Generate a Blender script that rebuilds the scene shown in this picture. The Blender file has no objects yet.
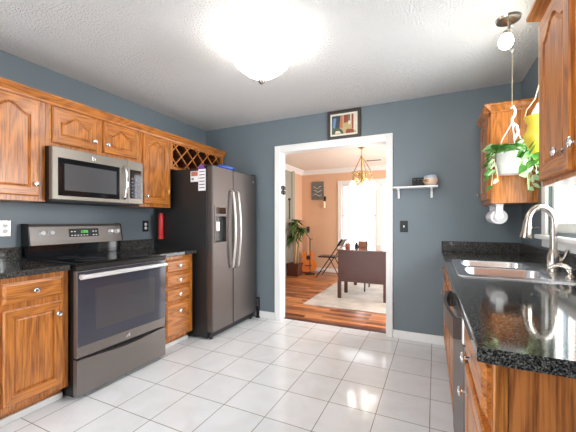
import bpy, bmesh, math, random
from mathutils import Vector, Matrix, Euler
random.seed(7)
R = math.radians
PI = math.pi
C = bpy.context.scene.collection
SC = bpy.context.scene

# ------------------------------------------------------------------ camera
cam_d = bpy.data.cameras.new('camera'); cam = bpy.data.objects.new('camera', cam_d); C.objects.link(cam)
cam.location = (2.84, -3.389, 1.2014); cam.rotation_euler = (R(90), 0, R(25.229))
cam_d.sensor_width = 36; cam_d.lens = 312.04 / 576 * 36; cam_d.shift_y = 5.43 / 576; cam_d.clip_start = 0.02
SC.camera = cam
# ------------------------------------------------------------------ world, exposure, daylight
W_STRENGTH = 2.1
world = bpy.data.worlds.new('world'); SC.world = world; world.use_nodes = True
bg = world.node_tree.nodes['Background']
bg.inputs[0].default_value = (0.95, 0.975, 1.0, 1); bg.inputs[1].default_value = W_STRENGTH
SC.view_settings.view_transform = 'Standard'; SC.view_settings.look = 'None'
SC.view_settings.gamma = 1; SC.view_settings.use_curve_mapping = False
SC.view_settings.exposure = 1.12

def area(name, loc, rot, sx, sy, power, col=(1, 1, 1)):
    l = bpy.data.lights.new(name, 'AREA'); l.shape = 'RECTANGLE'; l.size = sx; l.size_y = sy
    l.energy = power; l.color = col
    o = bpy.data.objects.new(name, l); C.objects.link(o); o.location = loc; o.rotation_euler = rot
    return o
# daylight outside the two windows, and one added dining room fill
area('daylight_dining_window', (1.7, 4.15, 1.45), (R(-90), 0, 0), 2.2, 1.7, 13, (0.95, 0.97, 1))
area('added_fill_side', (4.6, 1.9, 1.3), (0, R(90), 0), 2.2, 2.8, 28, (1, 0.98, 0.95))  # added fill lamp out of view, brightens the dining room
area('daylight_kitchen_window', (4.1, -1.15, 1.65), (0, R(90), 0), 1.2, 1.3, 62, (0.93, 0.97, 1))

# ------------------------------------------------------------------ node helpers
def srgb(r, g, b):
    f = lambda c: (c / 255 / 12.92) if c / 255 <= 0.04045 else ((c / 255 + 0.055) / 1.055) ** 2.4
    return (f(r), f(g), f(b), 1)

class NT:
    def __init__(s, name):
        s.m = bpy.data.materials.new(name); s.m.use_nodes = True
        s.t = s.m.node_tree; s.p = s.t.nodes['Principled BSDF']
    def n(s, typ, **kw):
        nd = s.t.nodes.new(typ)
        for k, v in kw.items():
            if k.startswith('i_'): nd.inputs[k[2:].replace('_', ' ')].default_value = v
            else: setattr(nd, k, v)
        return nd
    def l(s, a, ao, b, bi): s.t.links.new(a.outputs[ao], b.inputs[bi])
    def set(s, **kw):
        for k, v in kw.items(): s.p.inputs[k.replace('_', ' ')].default_value = v
        return s

def plain(name, col, rough=0.5, metal=0.0, coat=0.0, emit=None, es=0.0, var=0.0, vscale=20, bump=0.0):
    t = NT(name); t.set(Base_Color=col, Roughness=rough, Metallic=metal, Coat_Weight=coat)
    if emit: t.set(Emission_Color=emit, Emission_Strength=es)
    tc = t.n('ShaderNodeTexCoord'); nz = t.n('ShaderNodeTexNoise', i_Scale=vscale, i_Detail=4.0)
    t.l(tc, 'Object', nz, 'Vector')
    if var > 0:
        mx = t.n('ShaderNodeMixRGB'); mx.blend_type = 'MIX'
        mx.inputs[1].default_value = tuple(c * (1 - var) for c in col[:3]) + (1,)
        mx.inputs[2].default_value = tuple(min(1, c * (1 + var)) for c in col[:3]) + (1,)
        t.l(nz, 'Fac', mx, 0); t.l(mx, 0, t.p, 'Base Color')
    if bump > 0:
        b = t.n('ShaderNodeBump', i_Strength=bump, i_Distance=0.01); t.l(nz, 'Fac', b, 'Height'); t.l(b, 'Normal', t.p, 'Normal')
    return t.m

def oak(name, axis, dark, light, rough=0.32, g=(1.1, 5.0, 70.0, 0.07)):
    t = NT(name)
    tc = t.n('ShaderNodeTexCoord'); oi = t.n('ShaderNodeObjectInfo')
    mul = t.n('ShaderNodeMath', operation='MULTIPLY'); mul.inputs[1].default_value = 37.0
    t.l(oi, 'Random', mul, 0)
    add = t.n('ShaderNodeVectorMath', operation='ADD'); t.l(tc, 'Object', add, 0); t.l(mul, 0, add, 1)
    def mapped(along, across):
        mp = t.n('ShaderNodeMapping'); s = [across] * 3; s[axis] = along
        mp.inputs['Scale'].default_value = s; t.l(add, 0, mp, 'Vector'); return mp
    m1 = mapped(g[0], g[1]); n1 = t.n('ShaderNodeTexNoise', i_Scale=1.0, i_Detail=2.0, i_Distortion=0.4); t.l(m1, 0, n1, 'Vector')
    sc = t.n('ShaderNodeMath', operation='MULTIPLY'); sc.inputs[1].default_value = g[2]; t.l(n1, 'Fac', sc, 0)
    sn = t.n('ShaderNodeMath', operation='SINE'); t.l(sc, 0, sn, 0)          # contour lines = cathedral grain
    m2 = mapped(5.0, 150.0); n2 = t.n('ShaderNodeTexNoise', i_Scale=1.0, i_Detail=5.0, i_Roughness=0.65); t.l(m2, 0, n2, 'Vector')
    a = t.n('ShaderNodeMath', operation='MULTIPLY_ADD'); a.inputs[1].default_value = g[3]; t.l(sn, 0, a, 0); t.l(n2, 'Fac', a, 2)
    r = t.n('ShaderNodeValToRGB'); r.color_ramp.elements[0].position = 0.28; r.color_ramp.elements[0].color = dark
    r.color_ramp.elements[1].position = 0.60; r.color_ramp.elements[1].color = light
    t.l(a, 0, r, 0); t.l(r, 0, t.p, 'Base Color')
    b = t.n('ShaderNodeBump', i_Strength=0.12, i_Distance=0.002); t.l(a, 0, b, 'Height'); t.l(b, 'Normal', t.p, 'Normal')
    t.set(Roughness=rough, Coat_Weight=0.25, Coat_Roughness=0.25)
    return t.m

M = {}
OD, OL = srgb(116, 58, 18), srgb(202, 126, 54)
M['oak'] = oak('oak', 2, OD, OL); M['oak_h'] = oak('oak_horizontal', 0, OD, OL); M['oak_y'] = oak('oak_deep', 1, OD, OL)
M['oak_c'] = oak('oak_cathedral', 2, srgb(116, 60, 24), srgb(194, 120, 60), g=(0.9, 2.6, 110.0, 0.10))
M['oak_shade'] = oak('oak_painted_shade', 1, srgb(54, 26, 12), srgb(96, 54, 26), 0.5)  # oak darkened to stand in for shade inside the wine rack
M['wall'] = plain('slate_blue_paint', srgb(112, 124, 131), 0.38, var=0.04, vscale=6, bump=0.02)
M['pink'] = plain('peach_paint', srgb(222, 182, 150), 0.6, var=0.02, vscale=5)
M['greyg'] = plain('grey_green_paint', srgb(160, 158, 145), 0.6)
M['white'] = plain('white_trim_paint', srgb(238, 238, 236), 0.35)
M['white_p'] = plain('white_plastic', srgb(240, 240, 240), 0.3)
M['ceil_d'] = plain('dining_ceiling_paint', srgb(240, 228, 216), 0.7)
M['black'] = plain('black_enamel', srgb(16, 16, 17), 0.38)
M['black_m'] = plain('black_matte', srgb(26, 26, 28), 0.6)
M['fr_side'] = plain('textured_black_side', srgb(38, 37, 37), 0.42, bump=0.05, vscale=300)
M['glass_k'] = plain('black_glass', srgb(22, 23, 26), 0.06)
M['oven_glass'] = plain('oven_door_glass', srgb(62, 63, 74), 0.08, coat=0.3)  # blue-grey of a bright reflection put into the base colour
M['oven_win'] = plain('oven_window_glass', srgb(74, 72, 76), 0.08, coat=0.3)  # same reflected tone in the colour, slightly warmer
M['mic_win'] = plain('microwave_window_mesh', srgb(78, 78, 80), 0.2, coat=0.4)
M['slate'] = plain('slate_steel', srgb(104, 97, 94), 0.36, 0.7, var=0.04, vscale=3)
M['slate_r'] = plain('range_steel', srgb(134, 127, 123), 0.36, 0.7, var=0.04, vscale=3)
M['slate_m'] = plain('microwave_steel', srgb(140, 133, 124), 0.36, 0.7)
M['knobsteel'] = plain('polished_knob_metal', srgb(240, 240, 240), 0.22, 0.5)
M['slate_l'] = plain('light_steel', srgb(210, 205, 198), 0.3, 0.8)
M['chrome'] = plain('chrome', srgb(225, 225, 225), 0.12, 1.0)
M['nickel'] = plain('brushed_nickel', srgb(200, 192, 182), 0.25, 1.0)
M['sinksteel'] = plain('sink_steel', srgb(208, 210, 216), 0.27, 1.0)
M['brass'] = plain('antique_brass', srgb(170, 130, 70), 0.3, 1.0)
M['red'] = plain('red_plastic', srgb(214, 40, 36), 0.35)
M['blue'] = plain('blue_plastic_film', srgb(52, 92, 190), 0.25, var=0.3, vscale=30)
M['purple'] = plain('purple_magnet', srgb(120, 70, 150), 0.5)
M['paper'] = plain('white_paper', srgb(238, 236, 238), 0.7)
M['ink'] = plain('grey_ink', srgb(120, 120, 135), 0.7)
M['photo'] = plain('printed_picture', srgb(190, 110, 95), 0.6, var=0.3, vscale=60)
M['green_led'] = plain('green_display', srgb(20, 40, 20), 0.3, emit=srgb(90, 220, 90), es=1.2)
M['brown'] = plain('mahogany_stain', srgb(84, 50, 42), 0.3, var=0.15, vscale=8)
M['desktop'] = plain('polished_desktop', srgb(120, 76, 62), 0.12, coat=0.6)
M['leaf'] = plain('leaf_green', srgb(88, 146, 62), 0.45, var=0.55, vscale=25)
M['leaf_l'] = plain('variegated_leaf', srgb(176, 208, 156), 0.45, var=0.4, vscale=30)
M['palm'] = plain('palm_green', srgb(78, 112, 52), 0.5, var=0.5, vscale=14)
M['bark'] = plain('pale_bark', srgb(176, 150, 112), 0.8, var=0.2, vscale=30, bump=0.3)
M['soil'] = plain('potting_soil', srgb(50, 36, 28), 0.9, bump=0.4, vscale=60)
M['planter'] = plain('dark_planter_wood', srgb(92, 48, 34), 0.5, var=0.25, vscale=15)
M['yellow'] = plain('yellow_glaze', srgb(232, 205, 70), 0.35, var=0.1)
M['rope'] = plain('cream_cord', srgb(228, 212, 180), 0.8)
M['guitar'] = plain('orange_spruce_top', srgb(226, 124, 36), 0.2, coat=0.5, var=0.12, vscale=10)
M['guitar_d'] = plain('dark_guitar_side', srgb(60, 34, 22), 0.25)
M['neck'] = plain('pale_neck_wood', srgb(205, 160, 130), 0.4)
M['gold'] = plain('gold_metal', srgb(186, 160, 108), 0.25, 1.0)
M['candle'] = plain('cream_candle', srgb(240, 225, 195), 0.6)
M['cup'] = plain('terracotta_cup', srgb(150, 90, 70), 0.5)
M['boxwood'] = plain('tan_box_wood', srgb(150, 104, 76), 0.5, var=0.2)
M['mug'] = plain('painted_ceramic', srgb(222, 196, 176), 0.25, var=0.2, vscale=40)
M['mug_band'] = plain('gold_and_black_pattern', srgb(180, 140, 60), 0.3, var=0.8, vscale=60)
M['mug_rim'] = plain('grey_blue_glaze', srgb(170, 184, 200), 0.25)
M['frame_d'] = plain('dark_picture_frame', srgb(64, 54, 48), 0.4)
for nm, c in dict(sky=(110, 150, 190), navy=(62, 72, 84), orange=(196, 122, 84), rust=(150, 72, 50), cream=(232, 220, 196),
                  ochre=(196, 172, 120), green=(84, 96, 74), mat=(240, 232, 216)).items():
    M['p_' + nm] = plain('paint_' + nm, srgb(*c), 0.5, var=0.2, vscale=50)
M['canvas'] = plain('grey_print', srgb(112, 112, 110), 0.6, var=0.7, vscale=14)
M['rug'] = plain('pale_grey_rug', srgb(204, 200, 192), 0.95, var=0.5, vscale=4, bump=0.2)
M['seat'] = plain('black_vinyl', srgb(30, 30, 34), 0.3)
M['lampglass'] = plain('lit_frosted_glass', srgb(255, 250, 240), 0.3, emit=(1.0, 0.965, 0.93, 1), es=9.0)
M['spotglass'] = plain('lit_spot_glass', srgb(255, 245, 230), 0.3, emit=(1.0, 0.90, 0.76, 1), es=20.0)
M['chandglass'] = plain('lit_chandelier_glass', srgb(255, 245, 235), 0.3, emit=(1.0, 0.92, 0.82, 1), es=4.5)
def blindmat():
    m = bpy.data.materials.new('white_blind'); m.use_nodes = True; t = m.node_tree; t.nodes.clear()
    o = t.nodes.new('ShaderNodeOutputMaterial'); mx = t.nodes.new('ShaderNodeMixShader')
    a = t.nodes.new('ShaderNodeBsdfDiffuse'); a.inputs[0].default_value = srgb(240, 240, 242)
    g = t.nodes.new('ShaderNodeBsdfTranslucent'); g.inputs[0].default_value = srgb(240, 240, 242); mx.inputs[0].default_value = 0.3
    t.links.new(a.outputs[0], mx.inputs[1]); t.links.new(g.outputs[0], mx.inputs[2]); t.links.new(mx.outputs[0], o.inputs[0])
    return m
M['blind'] = blindmat()

def granite():
    t = NT('black_granite')
    tc = t.n('ShaderNodeTexCoord')
    v = t.n('ShaderNodeTexVoronoi', i_Scale=330.0); t.l(tc, 'Object', v, 'Vector')
    r = t.n('ShaderNodeValToRGB'); e = r.color_ramp.elements
    e[0].position = 0.55; e[0].color = srgb(20, 20, 22); e[1].position = 0.97; e[1].color = srgb(165, 162, 156)
    t.l(v, 'Color', r, 0)
    n = t.n('ShaderNodeTexNoise', i_Scale=210.0, i_Detail=3.0); t.l(tc, 'Object', n, 'Vector')
    r2 = t.n('ShaderNodeValToRGB'); e = r2.color_ramp.elements
    e[0].position = 0.45; e[0].color = srgb(20, 20, 22); e[1].position = 0.72; e[1].color = srgb(120, 117, 113)
    t.l(n, 'Fac', r2, 0)
    mx = t.n('ShaderNodeMixRGB'); mx.blend_type = 'MIX'; mx.inputs[0].default_value = 0.5
    t.l(r, 0, mx, 1); t.l(r2, 0, mx, 2); t.l(mx, 0, t.p, 'Base Color')
    t.set(Roughness=0.07, Specular_IOR_Level=0.4)
    return t.m
M['granite'] = granite()

def tile():
    t = NT('cream_floor_tile')
    tc = t.n('ShaderNodeTexCoord'); mp = t.n('ShaderNodeMapping')
    mp.inputs['Location'].default_value = (-0.975 + 0.306 * 20, 0.750 + 0.3218 * 30, 0)
    t.l(tc, 'Object', mp, 'Vector')
    b = t.n('ShaderNodeTexBrick', offset=0.0, squash=1.0)
    b.inputs['Color1'].default_value = srgb(232, 235, 238); b.inputs['Color2'].default_value = srgb(227, 230, 233)
    b.inputs['Mortar'].default_value = srgb(150, 144, 134)
    b.inputs['Scale'].default_value = 1.0; b.inputs['Mortar Size'].default_value = 0.0028
    b.inputs['Mortar Smooth'].default_value = 0.1; b.inputs['Brick Width'].default_value = 0.306; b.inputs['Row Height'].default_value = 0.3218
    t.l(mp, 0, b, 'Vector')
    n = t.n('ShaderNodeTexNoise', i_Scale=5.0, i_Detail=5.0, i_Distortion=0.8); t.l(tc, 'Object', n, 'Vector')
    r = t.n('ShaderNodeValToRGB'); e = r.color_ramp.elements
    e[0].position = 0.3; e[0].color = (0.92, 0.915, 0.90, 1); e[1].position = 0.6; e[1].color = (1, 1, 1, 1)
    t.l(n, 'Fac', r, 0)
    mx = t.n('ShaderNodeMixRGB'); mx.blend_type = 'MULTIPLY'; mx.inputs[0].default_value = 1.0
    t.l(b, 'Color', mx, 1); t.l(r, 0, mx, 2); t.l(mx, 0, t.p, 'Base Color')
    bp = t.n('ShaderNodeBump', i_Strength=0.25, i_Distance=0.003); bp.invert = True
    t.l(b, 'Fac', bp, 'Height')
    n2 = t.n('ShaderNodeTexNoise', i_Scale=3.0, i_Detail=2.0); t.l(tc, 'Object', n2, 'Vector')
    bp2 = t.n('ShaderNodeBump', i_Strength=0.12, i_Distance=0.02); t.l(n2, 'Fac', bp2, 'Height'); t.l(bp, 'Normal', bp2, 'Normal')
    t.l(bp2, 'Normal', t.p, 'Normal')
    t.set(Roughness=0.11)
    return t.m
M['tile'] = tile()

def planks():
    t = NT('cherry_wood_planks')
    tc = t.n('ShaderNodeTexCoord'); mp = t.n('ShaderNodeMapping'); mp.inputs['Location'].default_value = (10, 10, 0)
    t.l(tc, 'Object', mp, 'Vector')
    b = t.n('ShaderNodeTexBrick', offset=0.37, squash=1.0)
    b.inputs['Color1'].default_value = srgb(224, 154, 100); b.inputs['Color2'].default_value = srgb(100, 48, 28)
    b.inputs['Mortar'].default_value = srgb(70, 32, 18); b.inputs['Scale'].default_value = 1.0
    b.inputs['Mortar Size'].default_value = 0.0012; b.inputs['Bias'].default_value = 0.0
    b.inputs['Brick Width'].default_value = 0.55; b.inputs['Row Height'].default_value = 0.080
    t.l(mp, 0, b, 'Vector')
    mp2 = t.n('ShaderNodeMapping'); mp2.inputs['Scale'].default_value = (3, 45, 1); t.l(tc, 'Object', mp2, 'Vector')
    n = t.n('ShaderNodeTexNoise', i_Scale=1.0, i_Detail=5.0); t.l(mp2, 0, n, 'Vector')
    r = t.n('ShaderNodeValToRGB'); e = r.color_ramp.elements
    e[0].position = 0.3; e[0].color = (0.62, 0.58, 0.55, 1); e[1].position = 0.68; e[1].color = (1.25, 1.2, 1.15, 1)
    t.l(n, 'Fac', r, 0)
    mx = t.n('ShaderNodeMixRGB'); mx.blend_type = 'MULTIPLY'; mx.inputs[0].default_value = 1.0
    t.l(b, 'Color', mx, 1); t.l(r, 0, mx, 2); t.l(mx, 0, t.p, 'Base Color')
    t.set(Roughness=0.28, Coat_Weight=0.12, Coat_Roughness=0.15)
    return t.m
M['planks'] = planks()

def popcorn():
    t = NT('popcorn_ceiling')
    tc = t.n('ShaderNodeTexCoord')
    n = t.n('ShaderNodeTexNoise', i_Scale=75.0, i_Detail=3.0, i_Roughness=0.6); t.l(tc, 'Object', n, 'Vector')
    b = t.n('ShaderNodeBump', i_Strength=1.0, i_Distance=0.045); t.l(n, 'Fac', b, 'Height'); t.l(b, 'Normal', t.p, 'Normal')
    t.set(Base_Color=srgb(244, 243, 241), Roughness=0.9)
    return t.m
M['popcorn'] = popcorn()

def pane():
    m = bpy.data.materials.new('window_glass'); m.use_nodes = True; t = m.node_tree; t.nodes.clear()
    o = t.nodes.new('ShaderNodeOutputMaterial'); mx = t.nodes.new('ShaderNodeMixShader')
    a = t.nodes.new('ShaderNodeBsdfTransparent'); g = t.nodes.new('ShaderNodeBsdfGlossy'); g.inputs['Roughness'].default_value = 0.02
    mx.inputs[0].default_value = 0.06
    t.links.new(a.outputs[0], mx.inputs[1]); t.links.new(g.outputs[0], mx.inputs[2]); t.links.new(mx.outputs[0], o.inputs[0])
    return m
M['pane'] = pane()

# ------------------------------------------------------------------ mesh helpers
def obj(name, bm, mat, parent=None, smooth=False, auto=None):
    me = bpy.data.meshes.new(name)
    bmesh.ops.recalc_face_normals(bm, faces=bm.faces[:])
    bm.to_mesh(me); bm.free()
    for m in (mat if isinstance(mat, (list, tuple)) else [mat]):
        me.materials.append(M[m] if isinstance(m, str) else m)
    if smooth:
        for p in me.polygons: p.use_smooth = True
        me.set_sharp_from_angle(angle=R(auto or 40))
    o = bpy.data.objects.new(name, me); C.objects.link(o)
    if parent: o.parent = parent
    return o

def tag(o, label, cat, group=None, kind=None):
    if label: o['label'] = label
    if cat: o['category'] = cat
    if group: o['group'] = group
    if kind: o['kind'] = kind
    return o

def thing(name, label, cat, loc=(0, 0, 0), rz=0.0, group=None, kind=None):
    o = bpy.data.objects.new(name, None); C.objects.link(o); o.empty_display_size = 0.05
    o.location = loc; o.rotation_euler = (0, 0, rz)
    return tag(o, label, cat, group, kind)

def box(bm, x0, x1, y0, y1, z0, z1, bev=0.0, seg=2):
    r = bmesh.ops.create_cube(bm, size=1.0)
    vs = r['verts']
    sx, sy, sz = abs(x1 - x0), abs(y1 - y0), abs(z1 - z0)
    cx, cy, cz = (x0 + x1) / 2, (y0 + y1) / 2, (z0 + z1) / 2
    for v in vs: v.co = Vector((v.co.x * sx + cx, v.co.y * sy + cy, v.co.z * sz + cz))
    if bev > 0:
        es = list({e for v in vs for e in v.link_edges})
        bmesh.ops.bevel(bm, geom=es, offset=bev, segments=seg, affect='EDGES', profile=0.5)
    return bm

def B(*a, **k):
    bm = bmesh.new(); return box(bm, *a, **k)

def frame_to(d):
    d = Vector(d).normalized(); up = Vector((0, 0, 1)) if abs(d.z) < 0.95 else Vector((1, 0, 0))
    u = d.cross(up).normalized(); v = d.cross(u).normalized(); return u, v

def tube(bm, pts, r, seg=10, closed=False):
    pts = [Vector(p) for p in pts]; n = len(pts)
    rs = r if isinstance(r, (list, tuple)) else [r] * n
    rings = []; pu = None
    for i, p in enumerate(pts):
        if closed: d = pts[(i + 1) % n] - pts[i - 1]
        else: d = (pts[min(i + 1, n - 1)] - pts[max(i - 1, 0)])
        d.normalize()
        if pu is None: u, v = frame_to(d)
        else:
            u = (pu - d * pu.dot(d))
            u = u.normalized() if u.length > 1e-6 else frame_to(d)[0]
            v = d.cross(u).normalized()
        pu = u
        rings.append([bm.verts.new(p + (u * math.cos(2 * PI * k / seg) + v * math.sin(2 * PI * k / seg)) * rs[i]) for k in range(seg)])
    rng = range(n) if closed else range(n - 1)
    for i in rng:
        a, b = rings[i], rings[(i + 1) % n]
        for k in range(seg): bm.faces.new((a[k], a[(k + 1) % seg], b[(k + 1) % seg], b[k]))
    if not closed:
        bm.faces.new(rings[0][::-1]); bm.faces.new(rings[-1])
    return bm

def lathe(bm, prof, origin=(0, 0, 0), axis=(0, 0, 1), seg=24):
    """prof: list of (radius, height along axis)"""
    o = Vector(origin); ax = Vector(axis).normalized(); u, v = frame_to(ax)
    rings = []
    for r, h in prof:
        if r < 1e-5: rings.append([bm.verts.new(o + ax * h)])
        else: rings.append([bm.verts.new(o + ax * h + (u * math.cos(2 * PI * k / seg) + v * math.sin(2 * PI * k / seg)) * r) for k in range(seg)])
    for a, b in zip(rings, rings[1:]):
        for k in range(seg):
            k2 = (k + 1) % seg
            if len(a) == 1 and len(b) == 1: continue
            if len(a) == 1: bm.faces.new((a[0], b[k], b[k2]))
            elif len(b) == 1: bm.faces.new((a[k], a[k2], b[0]))
            else: bm.faces.new((a[k], a[k2], b[k2], b[k]))
    if len(rings[0]) > 1: bm.faces.new(rings[0][::-1])
    if len(rings[-1]) > 1: bm.faces.new(rings[-1])
    return bm

def L(prof, origin=(0, 0, 0), axis=(0, 0, 1), seg=24): return lathe(bmesh.new(), prof, origin, axis, seg)
def T(pts, r, seg=10, closed=False): return tube(bmesh.new(), pts, r, seg, closed)

def prism(bm, poly, axis, a, b):
    """poly of 2D points extruded along axis 0/1/2 from a to b; the two coordinates keep cyclic-free order"""
    def P(p, t):
        c = [p[0], p[1]]; c.insert(axis, t); return Vector(c)
    va = [bm.verts.new(P(p, a)) for p in poly]; vb = [bm.verts.new(P(p, b)) for p in poly]
    n = len(poly)
    for i in range(n): bm.faces.new((va[i], va[(i + 1) % n], vb[(i + 1) % n], vb[i]))
    bm.faces.new(va[::-1]); bm.faces.new(vb)
    return bm

def wall_with_holes(bm, plane, t0, t1, u0, u1, z0, z1, holes):
    """boxes leaving holes; plane 'x' = wall normal along x (u is y), 'y' = normal along y (u is x)"""
    def bx(a, b, c, d):
        if b - a < 1e-4 or d - c < 1e-4: return
        if plane == 'x': box(bm, t0, t1, a, b, c, d)
        else: box(bm, a, b, t0, t1, c, d)
    hs = sorted(holes); cur = u0
    for (a, b, c, d) in hs:
        bx(cur, a, z0, z1); bx(a, b, z0, c); bx(a, b, d, z1); cur = b
    bx(cur, u1, z0, z1)
    return bm

def struct(name, bm, mat, parent=None, label=None):
    o = obj(name, bm, mat, parent)
    if not parent:
        o['kind'] = 'structure'
        if label: o['label'] = label
    return o

# ------------------------------------------------------------------ room shell
W = 3.537; H = 2.44; YB = -4.2; DY = 3.75; DX = -0.14
ox0, ox1, oz = 1.130, 2.390, 2.050
struct('floor', B(-0.1, W + 0.1, YB, 0.10, -0.1, 0.0), 'tile', label='cream square tile floor with brown grout')
struct('ceiling', B(-0.1, W + 0.1, YB, 0.06, H, H + 0.1), 'popcorn', label='white popcorn textured kitchen ceiling')
struct('wall_left', B(-0.1, 0.0, YB, 0.06, 0, H), 'wall', label='slate blue wall behind the range')
struct('wall_back', wall_with_holes(bmesh.new(), 'y', 0.0, 0.06, 0.0, W, 0, H, [(ox0, ox1, 0, oz)]), 'wall', label='slate blue wall with the doorway to the dining room')
struct('wall_fill_blocker', B(2.25, W + 0.1, YB - 0.1, YB, 0, H), 'wall', label='unseen slate blue wall piece added behind the camera to block fill light')  # added out of view, keeps rear fill off the right side
KW = (-1.62, -0.72, 1.13, 2.06)
struct('wall_right', wall_with_holes(bmesh.new(), 'x', W, W + 0.1, YB, 0.06, 0, H, [KW]), 'wall', label='slate blue wall behind the sink')
# dining room
DR = 4.0
struct('floor_dining', B(DX - 0.1, DR, 0.13, DY + 0.1, -0.1, 0.0), 'planks', label='reddish wood plank floor of the dining room')
struct('ceiling_dining', B(DX - 0.1, DR, 0.06, DY + 0.1, H, H + 0.1), 'ceil_d', label='smooth pale dining room ceiling')
struct('wall_front_dining', wall_with_holes(bmesh.new(), 'y', 0.06, 0.12, DX, DR, 0, H, [(ox0, ox1, 0, oz)]), 'pink')
DWIN = [(0.86, 1.66, 0.62, 2.06), (1.74, 2.54, 0.62, 2.06)]
struct('wall_back_dining', wall_with_holes(bmesh.new(), 'y', DY, DY + 0.1, DX - 0.1, DR, 0, H, DWIN), 'pink', label='peach dining room wall with the window')
struct('wall_left_dining', B(DX - 0.1, DX, 3.27, DY, 0, H), 'pink', label='peach dining room side wall')
struct('wall_left_hall', B(DX - 0.1, DX, 0.06, 3.27, 0, H), 'greyg', label='grey green wall seen past the dining room corner')
struct('wall_right_dining', wall_with_holes(bmesh.new(), 'x', DR, DR + 0.1, 0.06, DY + 0.1, 0, H, [(0.5, 3.3, 0, 2.25)]), 'pink')  # unseen wall, its opening made to let fill light in
struct('trim_pilaster', B(DX, DX + 0.02, 3.13, 3.27, 0, 2.40), 'greyg')
# threshold, casing, jambs
struct('trim_threshold', B(ox0, ox1, 0.085, 0.15, -0.02, 0.006, bev=0.003), 'brown', label='dark wood threshold strip in the doorway')
bm = bmesh.new()
box(bm, 1.074, 1.142, -0.018, 0.0, 0, 2.114, bev=0.004); box(bm, 2.378, 2.445, -0.018, 0.0, 0, 2.114, bev=0.004)
box(bm, 1.1421, 2.3779, -0.018, 0.0, 2.034, 2.114, bev=0.004)
box(bm, 1.074, 1.094, -0.026, -0.018, 0, 2.114, bev=0.003); box(bm, 2.425, 2.445, -0.026, -0.018, 0, 2.114, bev=0.003)
box(bm, 1.094, 2.425, -0.026, -0.018, 2.096, 2.114, bev=0.003)
struct('trim_door_casing', bm, 'white', label='white door casing around the dining room opening')
bm = bmesh.new()
box(bm, ox0, ox0 + 0.014, 0.0, 0.125, 0, oz); box(bm, ox1 - 0.014, ox1, 0.0, 0.125, 0, oz); box(bm, ox0, ox1, 0.0, 0.125, oz - 0.014, oz)
struct('trim_door_jamb', bm, 'white', label='white jamb lining of the dining room opening')
def base(x0, x1, y0, y1):
    bm = bmesh.new(); box(bm, x0, x1, y0, y1, 0, 0.085, bev=0.003); return bm
struct('baseboard_back', base(2.446, 2.93, -0.014, 0.0), 'white', label='white baseboard between the doorway and the sink counter')
struct('baseboard_back_left', base(0.80, 1.073, -0.014, 0.0), 'white', label='white baseboard beside the refrigerator')
struct('baseboard_back_dining', base(DX, DR, DY - 0.016, DY), 'white')
struct('baseboard_left_dining', base(DX, DX + 0.016, 3.28, DY - 0.016), 'white')
# crown in the dining room
crown = [(0, -0.10), (0.012, -0.10), (0.02, -0.075), (0.055, -0.035), (0.075, -0.02), (0.085, 0), (0, 0)]
bm = prism(bmesh.new(), [(DY - a, H + b) for a, b in crown], 0, DX, DR)
prism(bm, [(DX + a, H + b) for a, b in crown], 1, 0.12, DY)
struct('trim_crown_dining', bm, 'white', label='white crown moulding of the dining room')

# ------------------------------------------------------------------ windows
def window_x(name, x, y0, y1, z0, z1, label):
    """window in the right kitchen wall; seen from -x"""
    t = thing(name, label, 'window', (0, 0, 0), kind='structure')
    f = bmesh.new()
    for (a, b, c, d) in ((y0, y0 + 0.05, z0, z1), (y1 - 0.05, y1, z0, z1), (y0, y1, z0, z0 + 0.06), (y0, y1, z1 - 0.05, z1)):
        box(f, x + 0.02, x + 0.06, a, b, c, d, bev=0.003)
    box(f, x + 0.025, x + 0.055, -0.975, -0.95, z0 + 0.06, z1 - 0.05, bev=0.003)
    box(f, x + 0.025, x + 0.055, -1.40, -1.375, z0 + 0.06, z1 - 0.05, bev=0.003)
    obj('window_frame', f, 'white', t)
    obj('pane', B(x + 0.037, x + 0.043, y0 + 0.04, y1 - 0.04, z0 + 0.05, z1 - 0.04), 'pane', t)
    c = bmesh.new()
    box(c, x - 0.018, x, y1, y1 + 0.09, z0 - 0.02, z1 + 0.09, bev=0.004); box(c, x - 0.018, x, y0 - 0.09, y0, z0 - 0.02, z1 + 0.09, bev=0.004)
    box(c, x - 0.018, x, y0, y1, z1, z1 + 0.09, bev=0.004)
    box(c, x - 0.016, x, y0 - 0.09, y1 + 0.09, z0 - 0.105, z0 - 0.05, bev=0.004)
    obj('casing', c, 'white', t)
    s = bmesh.new(); box(s, x - 0.05, x + 0.02, y0 - 0.11, y1 + 0.13, z0 - 0.05, z0 - 0.02, bev=0.006)
    obj('window_sill', s, 'white', t)
    return t
window_x('window_1', W, KW[0], KW[1], KW[2], KW[3], 'white framed window above the kitchen sink')

t = thing('window_2', 'double dining room window with white blinds', 'window', (0, 0, 0), kind='structure')
f = bmesh.new(); pb = bmesh.new()
for (a, b, c, d) in DWIN:
    for q in ((a, a + 0.04, c, d), (b - 0.04, b, c, d), (a, b, c, c + 0.05), (a, b, d - 0.04, d), (a, b, 1.31, 1.35)):
        box(f, q[0], q[1], DY + 0.05, DY + 0.085, q[2], q[3], bev=0.003)
    box(pb, a + 0.03, b - 0.03, DY + 0.065, DY + 0.07, c + 0.04, d - 0.03)
obj('window_frame', f, 'white', t); obj('pane', pb, 'pane', t)
c = bmesh.new()
box(c, 0.775, 0.86, DY - 0.02, DY, 0.55, 2.15, bev=0.004); box(c, 2.54, 2.625, DY - 0.02, DY, 0.55, 2.15, bev=0.004)
box(c, 1.66, 1.74, DY - 0.02, DY, 0.55, 2.06, bev=0.004); box(c, 0.86, 2.54, DY - 0.02, DY, 2.06, 2.15, bev=0.004)
box(c, 0.86, 2.54, DY - 0.04, DY, 0.57, 0.61, bev=0.004)
obj('casing', c, 'white', t)
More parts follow.
